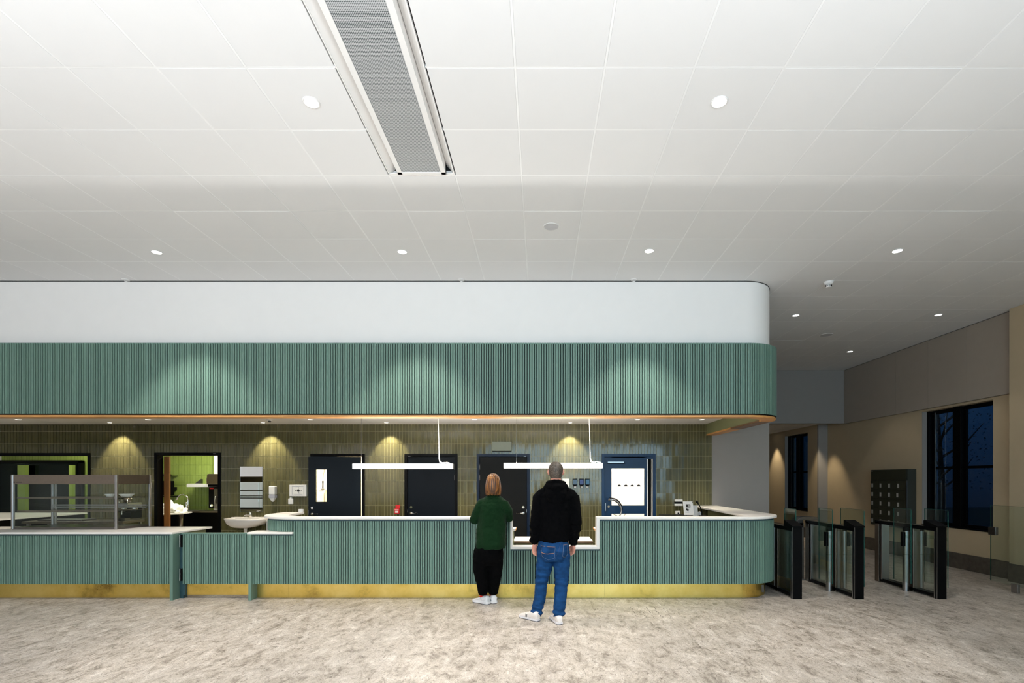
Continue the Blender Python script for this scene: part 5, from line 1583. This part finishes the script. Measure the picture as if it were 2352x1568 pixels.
def foot(bm, heel, toe, L, w, h, ground=0, opening=.5):
    """closed shoe upper as a loft along heel->toe"""
    d = Vector((toe[0] - heel[0], toe[1] - heel[1], 0)).normalized(); s = Vector((-d.y, d.x, 0))
    base = Vector((heel[0], heel[1], ground))
    rs = []
    for t, ww, hh, z0 in ((-.01, .45, .62, .15), (.02, .62, .92, .08), (.10, .74, 1.0, 0), (.28, .78, 1.0, 0), (.42, .80, .86, 0), (.58, .92, .66, 0), (.74, 1.0, .50, 0), (.88, .92, .38, 0), (.96, .66, .29, .03), (1.0, .32, .2, .08)):
        c = base + d * L * t
        ring = []
        for k in range(16):
            q = 2 * PI * k / 16
            cx, sz = math.cos(q), math.sin(q)
            u = math.copysign(abs(cx) ** .7, cx) * ww * w / 2 * (.86 if sz > .5 else 1)
            zz = h * z0 + (h * hh - h * z0) * (.5 + .5 * math.copysign(abs(sz) ** .75, sz))
            ring.append(c + s * u + Vector((0, 0, zz)))
        rs.append(ring)
    rings(bm, rs)
    return d, s, base


def shoe(parent, name, heel, toe, L, w, h, mu, chunky=False, label=None):
    d = Vector((toe[0] - heel[0], toe[1] - heel[1], 0)).normalized(); s = Vector((-d.y, d.x, 0)); base = Vector((heel[0], heel[1], 0))
    bm = bmesh.new(); foot(bm, heel, toe, L, w, h, .012)
    up = fuse(name, bm, mu, parent, .004, 3)
    if label: up['label'] = label
    def outline(k, grow, z):
        prof = [(-.03, .40), (.02, .66), (.12, .80), (.3, .80), (.45, .82), (.6, .96), (.75, 1.04), (.88, .98), (.96, .74), (1.01, .36)]
        left = [base + d * L * t + s * (w / 2 * ww + grow) + Vector((0, 0, z)) for t, ww in prof]
        right = [base + d * L * t - s * (w / 2 * ww + grow) + Vector((0, 0, z)) for t, ww in prof][::-1]
        return left + right
    bm = bmesh.new()
    hs = .036 if chunky else .026
    rings(bm, [outline(0, .001, .006), outline(0, .006 if chunky else .003, .012), outline(0, .004 if chunky else .002, hs)])
    obj('sole', bm, M['sole'] if not chunky else M['shoe_white'], up, smooth=False)
    bm = bmesh.new(); rings(bm, [outline(0, -.002, 0), outline(0, .001, .008)])
    obj('outsole', bm, M['sole_dark'], up)
    for t in (.36, .44, .52):
        zc = h * (.92 - (t - .36) * 1.6)
        pts = [base + d * L * t + s * w * .26 * q + Vector((0, 0, zc + .012 - .03 * abs(q))) for q in (-1, -.5, 0, .5, 1)]
        obj('lace', tube(bmesh.new(), pts, .004, 6), mu, up, smooth=True)
    if chunky:
        for sg in (-1, 1):
            pts = [base + d * L * t + s * sg * (w / 2 * ww + .001) + Vector((0, 0, z)) for t, ww, z in ((.07, .70, .078), (.14, .76, .06), (.3, .78, .052), (.45, .80, .070), (.6, .88, .050), (.78, .95, .038))]
            obj('overlay', tube(bmesh.new(), pts, .006, 8), mu, up, smooth=True)
    return up, d, s, base


def hand(bm, wrist, fdir, palm_n, side, L=.185, curl=.5, thumb_side=1):
    """palm + five unequal fingers; fdir = finger direction, palm_n = palm normal, side = towards the little finger"""
    f, pn, s = fdir.normalized(), palm_n.normalized(), side.normalized()
    wv = Vector(wrist)
    tube(bm, [wv - f * .03, wv, wv + f * .045, wv + f * .085], [(.026, .020), (.028, .019), (.040, .017), (.040, .014)], 12, side=s)
    lens = [.072, .080, .075, .060]
    for k in range(4):
        off = s * (-.030 + .020 * k)
        p = wv + f * .075 + off
        dirv = f.copy(); pts = [p - f * .02]; rad = [.0100]
        seg = [lens[k] * .46, lens[k] * .32, lens[k] * .26]
        for j, l in enumerate(seg):
            pts.append(p.copy()); rad.append(.0098 - .001 * j)
            dirv = (dirv * math.cos(curl * (.5 + .35 * j)) + pn * math.sin(curl * (.5 + .35 * j))).normalized()
            p = p + dirv * l
        pts.append(p); rad.append(.0066)
        tube(bm, pts, rad, 8, side=s)
    t0 = wv + f * .025 - s * .026
    t1 = t0 - s * .022 + f * .028 + pn * .010
    t2 = t1 + f * .030 + pn * .010 - s * .004
    t3 = t2 + f * .024 + pn * .008 + s * .004
    tube(bm, [t0, t1, t2, t3], [.014, .0125, .0105, .0078], 8, side=s)


def head(bm, c, w_, h_, dpt, neck_to, neck_r):
    """skull with jaw, nose; c = centre of skull, faces +Y"""
    prof = [(-.50, .30, .34, .16), (-.44, .48, .46, .13), (-.34, .66, .60, .08), (-.20, .80, .76, .03), (-.05, .92, .92, .0), (.10, .99, 1.0, -.02), (.24, .97, .98, -.03), (.36, .84, .86, -.03), (.45, .58, .62, -.02), (.495, .26, .30, -.02)]
    rs = []
    for z, a, b, sh in prof:
        rs.append([(c.x + w_ / 2 * a * math.cos(q), c.y + dpt * sh + dpt / 2 * b * math.sin(q), c.z + h_ * z) for q in [2 * PI * k / 24 for k in range(24)]])
    rings(bm, rs)
    fy = c.y + dpt / 2
    tube(bm, [(c.x, fy - .012, c.z + .02), (c.x, fy + .002, c.z - .015), (c.x, fy + .012, c.z - .035), (c.x, fy - .006, c.z - .045)], [.008, .010, .014, .012], 8)
    tube(bm, [(c.x - .022, fy - .012, c.z - .068), (c.x, fy - .002, c.z - .068), (c.x + .022, fy - .012, c.z - .068)], [.005, .008, .005], 8, side=(0, 0, 1))
    tube(bm, [(c.x - .045, fy - .022, c.z + .022), (c.x, fy - .006, c.z + .024), (c.x + .045, fy - .022, c.z + .022)], [.007, .009, .007], 8, side=(0, 0, 1))
    for s in (-1, 1):
        ex = c.x + s * (w_ / 2 * .95)
        tube(bm, [(ex, c.y - .002, c.z + .028), (ex + s * .014, c.y - .016, c.z + .030), (ex + s * .017, c.y - .022, c.z + .006), (ex + s * .011, c.y - .012, c.z - .020), (ex, c.y - .002, c.z - .030)], [(.006, .010), (.005, .011), (.005, .011), (.006, .009), (.006, .006)], 8, side=(0, 1, 0))
    tube(bm, [(c.x, c.y - .012, c.z - h_ * .22), (c.x, c.y - .018, c.z - h_ * .42), neck_to], [neck_r * .98, neck_r, neck_r * 1.12], 16)


def eyes(parent, c, dpt):
    for s in (-1, 1):
        p = Vector((c.x + s * .031, c.y + dpt / 2 - .018, c.z + .004))
        bm = bmesh.new(); bmesh.ops.create_uvsphere(bm, u_segments=12, v_segments=8, radius=.011); bmesh.ops.translate(bm, verts=bm.verts, vec=p)
        e = obj('eye', bm, M['paper'], parent, smooth=True)
        bm = bmesh.new(); bmesh.ops.create_uvsphere(bm, u_segments=10, v_segments=6, radius=.005); bmesh.ops.translate(bm, verts=bm.verts, vec=p + Vector((0, .0075, 0)))
        obj('iris', bm, M['ink'], e, smooth=True)


# ---- the man
D = 5.85
man = thing('person', 'man with short greying hair in black hoodie and blue jeans, seen from behind', 'person', (.16, 5.9, 0))
def A(px, py, d=D): return W(px, py, d)
hc = A(1276.5, 1085, 5.86)
bm = bmesh.new()
head(bm, hc, .160, .235, .198, (hc.x, hc.y - .01, 1.55), .062)
# body under the clothes
tube(bm, [(.157, 5.88, .90), (.165, 5.88, 1.1), (.18, 5.88, 1.35), (.185, 5.88, 1.50), (.185, 5.875, 1.56)], [(.15, .10), (.145, .10), (.165, .11), (.14, .09), (.06, .06)], 16)
armL = [A(1243, 1133, 5.88), A(1236, 1165, 5.86), A(1232, 1197, 5.84), A(1229, 1222, 5.86), A(1227, 1245, 5.89)]
armR = [A(1313, 1133, 5.88), A(1320, 1165, 5.86), A(1323, 1197, 5.85), A(1320, 1222, 5.88), A(1317, 1245, 5.93)]
for ar in (armL, armR): tube(bm, ar, [.05, .042, .038, .030, .024], 12)
hand(bm, A(1228, 1249, 5.89), Vector((.04, .02, -1)), Vector((.50, -.86, 0)), Vector((-.86, -.50, 0)), curl=.60)
hand(bm, A(1317, 1248, 5.93), Vector((-.05, .05, -1)), Vector((-.80, -.60, 0)), Vector((.60, -.80, 0)), curl=.5)
legL = [A(1253, 1262, 5.88), A(1250, 1300, 5.88), A(1243, 1335, 5.90), A(1240, 1375, 5.90), A(1233, 1408, 5.92)]
legR = [A(1290, 1262, 5.88), A(1290, 1300, 5.86), A(1290, 1335, 5.84), A(1287, 1375, 5.80), A(1284, 1410, 5.78)]
for lg in (legL, legR): tube(bm, lg, [.085, .075, .055, .048, .036], 12)
body = fuse('body', bm, M['skin'], man, .006, 3)
eyes(man, hc, .198)
# short hair: a shell over the skull
bm = bmesh.new()
rs = []
for z, a, b, sh in ((-.30, .70, .62, -.07), (-.20, .86, .78, -.045), (-.05, .98, .95, -.03), (.10, 1.06, 1.05, -.03), (.24, 1.05, 1.05, -.04), (.36, .93, .95, -.04), (.46, .70, .72, -.03), (.53, .34, .38, -.03)):
    rs.append([(hc.x + .080 * a * math.cos(q), hc.y + .198 * sh + .099 * b * math.sin(q) * (1 if math.sin(q) < 0 else (.55 if z < .12 else (.86 if z < .3 else 1))), hc.z + .235 * z) for q in [2 * PI * k / 28 for k in range(28)]])
rings(bm, rs)
fuse('hair', bm, M['hair_grey'], man, .004, 2, disp=.0022, dscale=.007)
# hoodie
def hoodie_folds(p):
    return .006 * math.sin(p.z * 42 + 3 * noise.noise(p * 5)) * max(0, min(1, (1.12 - p.z) / .12)) * .6 + (.007 * math.sin(p.z * 70 + 6 * p.x) if (abs(p.x - .17) > .2 and p.z < 1.12) else 0)
disp_f['hoodie'] = hoodie_folds
bm = bmesh.new()
tube(bm, [(.158, 5.885, .915), (.158, 5.885, .95), (.160, 5.885, 1.05), (.168, 5.88, 1.2), (.178, 5.88, 1.34), (.186, 5.88, 1.45), (.187, 5.885, 1.52), (.187, 5.885, 1.57)],
     [(.168, .128), (.180, .137), (.186, .142), (.196, .142), (.205, .142), (.200, .125), (.15, .105), (.09, .085)], 28, dome=False)
for ar, sg in ((armL, -1), (armR, 1)):
    sh = Vector((.187 + sg * .145, 5.885, 1.478))
    p = [sh] + ar[:]
    p[1] = Vector((.187 + sg * .195, 5.88, 1.42))
    tube(bm, p, [.075, .082, .075, .072, .062, .050], 18, dome=True)
    tube(bm, [ar[-1] + Vector((0, 0, .06)), ar[-1] + Vector((0, 0, .045)), ar[-1] + Vector((0, 0, -.01))], [.046, .041, .039], 16, dome=False)
# hood lying on the back and collar round the neck
tube(bm, [(.187 - .10, 5.90, 1.57), (.187 - .085, 5.83, 1.60), (.187 - .03, 5.785, 1.612), (.187 + .03, 5.785, 1.612), (.187 + .085, 5.83, 1.60), (.187 + .10, 5.90, 1.57)], [.028, .034, .036, .036, .034, .028], 12, side=(0, 0, 1))
tube(bm, [(.187 - .12, 5.92, 1.53), (.187 - .10, 5.81, 1.555), (.187 - .04, 5.765, 1.555), (.187 + .04, 5.765, 1.555), (.187 + .10, 5.81, 1.555), (.187 + .12, 5.92, 1.53)], [.038, .044, .048, .048, .044, .038], 12, side=(0, 0, 1))
tube(bm, [(.187, 5.80, 1.56), (.187, 5.755, 1.48), (.187, 5.745, 1.40), (.187, 5.755, 1.34)], [(.12, .045), (.125, .040), (.09, .030), (.03, .015)], 18)
tube(bm, [(.187 - .09, 5.93, 1.56), (.187, 5.975, 1.53), (.187 + .09, 5.93, 1.56)], [.03, .03, .03], 10, side=(0, 0, 1))
fuse('hoodie', bm, M['hoodie'], man, .007, 3, disp=.006, dscale=.10)
# jeans
def jean_folds(p):
    k = 0
    if p.z < .52: k += .0045 * math.sin(p.z * 85 + 9 * p.x + 3 * noise.noise(p * 7)) * math.exp(-((p.z - .46) / .09) ** 2)
    if p.z < .25: k += .009 * math.sin(p.z * 95 + 14 * p.x) * math.exp(-((p.z - .09) / .07) ** 2)
    if p.z > .55: k += .003 * math.sin(p.z * 60 + 30 * (p.x - .15))
    return k
disp_f['jeans'] = jean_folds
bm = bmesh.new()
hipc = Vector((.155, 5.885, 0))
tube(bm, [(.158, 5.885, .965), (.158, 5.88, .90), (.156, 5.875, .82), (.155, 5.875, .75), (.155, 5.875, .70)], [(.160, .118), (.178, .135), (.195, .148), (.190, .140), (.165, .120)], 28, dome=False)
for q in (-.075, .075):
    tube(bm, [(.156 + q, 5.80, .90), (.156 + q, 5.78, .82), (.156 + q, 5.80, .74)], [.05, .075, .06], 16)
jl = [A(1256, 1262, 5.88), A(1252, 1285, 5.88), A(1249.5, 1302, 5.88), A(1243.5, 1335, 5.90), A(1240, 1375, 5.91), A(1233.5, 1398, 5.92), A(1232, 1415, 5.90)]
jr = [A(1288, 1262, 5.88), A(1290, 1285, 5.87), A(1290.5, 1302, 5.86), A(1290, 1335, 5.84), A(1287, 1375, 5.80), A(1284, 1398, 5.79), A(1283.5, 1416, 5.77)]
tube(bm, jl, [.105, .102, .097, .075, .069, .066, .064], 20, dome=False)
tube(bm, jr, [.105, .102, .096, .078, .071, .068, .066], 20, dome=False)
jeans = fuse('jeans', bm, M['denim'], man, .007, 3, disp=.004, dscale=.07)
dg = bpy.context.evaluated_depsgraph_get()
from mathutils.bvhtree import BVHTree


def onto(o, p, off=.003):
    """nearest surface point of a finished mesh, looking along +Y"""
    off0 = wl(o.parent)
    bvh = onto.c.get(o.name)
    if bvh is None:
        bvh = BVHTree.FromPolygons([tuple(v.co) for v in o.data.vertices], [tuple(q.vertices) for q in o.data.polygons]); onto.c[o.name] = bvh
    h = bvh.ray_cast(Vector((p[0], 4.5, p[1])) - Vector((off0.x, off0.y, 0)), Vector((0, 1, 0)))
    if h[0] is None: return Vector((p[0], 5.75, p[1]))
    return h[0] + off0 + Vector((0, -off, 0))


onto.c = {}


def patch(o, corners, m, name, nx=10, nz=10, th=.003):
    """quilted patch: bilinear quad laid on the surface"""
    bm = bmesh.new(); g = []
    for i in range(nx + 1):
        col = []
        for j in range(nz + 1):
            u, v = i / nx, j / nz
            a = [corners[0][k] * (1 - u) * (1 - v) + corners[1][k] * u * (1 - v) + corners[2][k] * u * v + corners[3][k] * (1 - u) * v for k in (0, 1)]
            if v > .8: a[1] += abs(u - .5) * .03 * (v - .8) / .2 * 2
            col.append(bm.verts.new(onto(o, a, th)))
        g.append(col)
    for i in range(nx):
        for j in range(nz): bm.faces.new((g[i][j], g[i + 1][j], g[i + 1][j + 1], g[i][j + 1]))
    edge = [g[i][0].co.copy() for i in range(nx + 1)] + [g[nx][j].co.copy() for j in range(1, nz + 1)] + [g[i][nz].co.copy() for i in range(nx - 1, -1, -1)] + [g[0][j].co.copy() for j in range(nz - 1, -1, -1)]
    ob = obj(name, bm, m, o, smooth=True)
    so_ = ob.modifiers.new('solid', 'SOLIDIFY'); so_.thickness = .002
    return ob, edge




def px_(px, py, d=5.78): v = W(px, py, d); return (v.x, v.z)


pk = [px_(1242, 1252), px_(1275, 1254), px_(1273, 1286), px_(1246, 1283)]
po_, ed = patch(jeans, pk, M['denim'], 'back_pocket')
obj('stitching', tube(bmesh.new(), [e + Vector((0, -.0030, 0)) for e in ed], .0016, 5, dome=False), mat('pale_stitch', (.14, .20, .30), .8), po_)
obj('orange_stitching', tube(bmesh.new(), [onto(jeans, px_(x, y), .0085) for x, y in ((1242.5, 1253), (1250, 1253.5), (1260, 1254), (1274, 1255))], .0016, 5), M['stitch'], po_)
obj('orange_stitching', tube(bmesh.new(), [onto(jeans, px_(x, y), .0085) for x, y in ((1244, 1267), (1251, 1269), (1258, 1269.5), (1265, 1269), (1272, 1268.5))], .0028, 5), M['stitch'], po_)
pk = [px_(1294, 1250), px_(1304, 1249.5), px_(1303.5, 1279), px_(1291, 1281)]
po_, ed = patch(jeans, pk, M['denim'], 'back_pocket', 6, 8)
obj('stitching', tube(bmesh.new(), [e + Vector((0, -.0030, 0)) for e in ed], .0016, 5, dome=False), mat('pale_stitch', (.14, .20, .30), .8), po_)
obj('orange_stitching', tube(bmesh.new(), [onto(jeans, px_(x, y), .0085) for x, y in ((1294, 1251), (1299, 1250.7), (1303, 1250.5))], .0016, 5), M['stitch'], po_)
obj('centre_seam', tube(bmesh.new(), [onto(jeans, px_(1287 - (y - 1246) ** 1.35 * .1, y), .0015) for y in range(1247, 1292, 3)], .0032, 6), M['denim_dark'], jeans)
sh1 = shoe(man, 'shoe', (A(1236.5, 1425, 5.80).x, 5.84), (A(1201, 1411, 6.12).x, 6.03), .30, .110, .100, M['shoe_worn'], label='left worn white sneaker turned outward')
up, d_, s_, b_ = sh1
nb = [b_ + d_ * .30 * t - s_ * .0445 + Vector((0, 0, z)) for t, z in ((.50, .030), (.53, .064), (.46, .030), (.49, .064))]
sd_ = 1
nb = [b_ + d_ * .30 * t + s_ * sd_ * (.046 + (0.066 - z) * .1) + Vector((0, 0, z)) for t, z in ((.565, .032), (.55, .066), (.495, .032), (.48, .066))]
obj('letter_mark', tube(bmesh.new(), [nb[0], nb[1], nb[2], nb[3]], .0034, 6, dome=False), M['ink'], up)
sh2 = shoe(man, 'shoe', (A(1286, 1434, 5.70).x, 5.70), (A(1270, 1412, 5.95).x, 5.985), .295, .108, .100, M['shoe_worn'], label='right worn white sneaker pointing to the counter')
for lg in (A(1235, 1413, 5.93), A(1284, 1416, 5.79)):
    obj('sock', tube(bmesh.new(), [(lg.x, lg.y, .17), (lg.x, lg.y, .08)], [.042, .046], 14), M['sock_dark'], man, smooth=True)

# ---- the woman
D = 6.50
wom = thing('person', 'woman with auburn bob in dark green overshirt and black trousers, leaning on counter', 'person', (-.62, 6.55, 0))
hw = A(1133, 1109, 6.5)
bm = bmesh.new()
head(bm, hw, .148, .222, .185, (hw.x, 6.50, 1.42), .05)
tube(bm, [(-.62, 6.52, .85), (-.615, 6.52, 1.05), (-.605, 6.51, 1.25), (-.60, 6.51, 1.38), (-.60, 6.50, 1.45)], [(.13, .09), (.12, .085), (.14, .09), (.12, .07), (.05, .05)], 16)
wl_ = [A(1108, 1153, 6.50), A(1098, 1172, 6.50), A(1089.5, 1193, 6.53), Vector((-.80, 6.78, 1.172)), Vector((-.72, 6.97, 1.175))]
wr_ = [A(1159, 1157, 6.50), A(1167.5, 1173, 6.51), A(1169.5, 1190, 6.56), Vector((-.435, 6.76, 1.172)), Vector((-.50, 6.95, 1.175))]
for ar in (wl_, wr_): tube(bm, ar, [.026, .032, .030, .026, .022], 12)
hand(bm, Vector((-.715, 6.975, 1.165)), Vector((.6, .8, 0)), Vector((0, 0, -1)), Vector((-.8, .6, 0)), curl=.12)
hand(bm, Vector((-.505, 6.955, 1.165)), Vector((-.5, .85, 0)), Vector((0, 0, -1)), Vector((.85, .5, 0)), curl=.12)
ll = [A(1105, 1262, 6.53), A(1104, 1300, 6.55), A(1106, 1330, 6.60), A(1110, 1365, 6.68), A(1111, 1376, 6.70)]
lr = [A(1139, 1262, 6.55), A(1138, 1300, 6.60), A(1137, 1330, 6.66), A(1133, 1365, 6.72), A(1133, 1374, 6.74)]
for lg in (ll, lr): tube(bm, lg, [.055, .055, .045, .034, .031], 12)
fuse('body', bm, M['skin_w'], wom, .006, 3)
eyes(wom, hw, .185)
# bob hair with strands combed down from the parting
def bob(name, cc, m, parent):
    bm = bmesh.new(); n = 120
    rr = random.Random(4)
    am = [rr.uniform(-1, 1) for _ in range(n)]
    am = [(am[i] + am[(i + 1) % n]) / 2 for i in range(n)]
    L = [(.124, .10, .14), (.120, .34, .40), (.108, .60, .62), (.088, .80, .82), (.060, .94, .96), (.025, 1.03, 1.03), (-.015, 1.10, 1.05), (-.055, 1.16, 1.04), (-.095, 1.17, 1.00), (-.130, 1.13, .92), (-.152, 1.07, .84), (-.158, 1.00, .74)]
    rs = []
    for i, (z, a, b) in enumerate(L):
        r = []
        for k in range(n):
            q = 2 * PI * k / n
            cs, sn = math.cos(q), math.sin(q)
            str_ = 1 + (.030 * am[k] + .012 * math.sin(k * 2.1)) * min(1, i / 4)
            low = 1 if sn < .35 else max(.45, 1 - (sn - .35) * (.5 if z < .03 else .1))
            zz = z + (.010 * am[(k * 3) % n] if i >= len(L) - 2 else 0)
            if z < .02 and sn > .55: zz = z * .4 + .02
            r.append((cc.x + .0885 * a * str_ * cs, cc.y - .012 + .108 * b * str_ * sn * low, cc.z + zz))
        rs.append(r)
    rings(bm, rs)
    o = obj(name, bm, m, parent, smooth=True)
    return o
hb = bob('hair', hw + Vector((0, 0, .002)), M['hair_auburn'], wom)
# overshirt
def shirt_folds(p):
    return .004 * math.sin(p.x * 45 + 8 * p.z + 3 * noise.noise(p * 4)) * max(0, min(1, (1.25 - p.z) / .2))
disp_f['overshirt'] = shirt_folds
bm = bmesh.new()
tube(bm, [(-.632, 6.52, .752), (-.632, 6.52, .80), (-.63, 6.52, .95), (-.622, 6.52, 1.10), (-.610, 6.515, 1.25), (-.603, 6.51, 1.32), (-.602, 6.51, 1.375), (-.602, 6.51, 1.415), (-.602, 6.505, 1.45)],
     [(.190, .138), (.196, .145), (.192, .145), (.183, .138), (.188, .135), (.188, .124), (.165, .105), (.115, .09), (.066, .072)], 28, dome=False)
tube(bm, [Vector((-.72, 6.51, 1.36))] + wl_, [.05, .062, .062, .063, .052, .042], 18)
tube(bm, [Vector((-.50, 6.51, 1.355))] + wr_, [.045, .060, .061, .056, .048, .042], 18)
tube(bm, [(-.602 - .062, 6.53, 1.435), (-.602 - .05, 6.455, 1.452), (-.602, 6.425, 1.455), (-.602 + .05, 6.455, 1.452), (-.602 + .062, 6.53, 1.435)], [(.030, .012)] * 5, 12, side=(0, 0, 1))
shirt = fuse('overshirt', bm, M['green_shirt'], wom, .007, 3, disp=.006, dscale=.11)
obj('yoke_seam', tube(bmesh.new(), [onto(shirt, (X(px, 6.4), Z(1152.5, 6.4)), .0005) for px in range(1112, 1160, 4)], .0022, 6), M['green_shirt'], shirt, smooth=True)
# trousers
bm = bmesh.new()
tube(bm, [(-.645, 6.53, .86), (-.655, 6.53, .76), (-.66, 6.53, .70), (-.66, 6.54, .62), (-.66, 6.55, .55)], [(.160, .12), (.182, .135), (.186, .138), (.180, .125), (.13, .09)], 24, dome=False)
tl = [A(1107, 1262, 6.53), A(1104, 1285, 6.54), A(1104, 1305, 6.56), A(1107, 1335, 6.60), A(1110, 1362.5, 6.66)]
tr_ = [A(1138, 1262, 6.55), A(1138.5, 1285, 6.57), A(1138, 1305, 6.60), A(1135.5, 1335, 6.66), A(1132.5, 1361.5, 6.71)]
tube(bm, tl, [.102, .104, .098, .078, .062], 20, dome=False)
tube(bm, tr_, [.102, .100, .094, .078, .062], 20, dome=False)
fuse('trousers', bm, M['trousers'], wom, .007, 2, disp=.005, dscale=.09)
shoe(wom, 'shoe', (X(1122, 6.62), 6.625), (X(1088, 6.76), 6.80), .27, .115, .100, M['shoe_white'], True, 'left chunky white trainer turned sideways')
shoe(wom, 'shoe', (X(1136, 6.67), 6.665), (X(1120, 6.85), 6.90), .26, .115, .104, M['shoe_white'], True, 'right chunky white trainer behind the other')
for lg, z0 in ((A(1111, 1366, 6.69), 0), (A(1133.5, 1366, 6.73), 0)):
    obj('sock', tube(bmesh.new(), [(lg.x, lg.y, .24), (lg.x, lg.y, .13), (lg.x - .01, lg.y + .01, .09)], [.044, .044, .048], 14), M['sock_red'], wom, smooth=True, label='bright red sock')
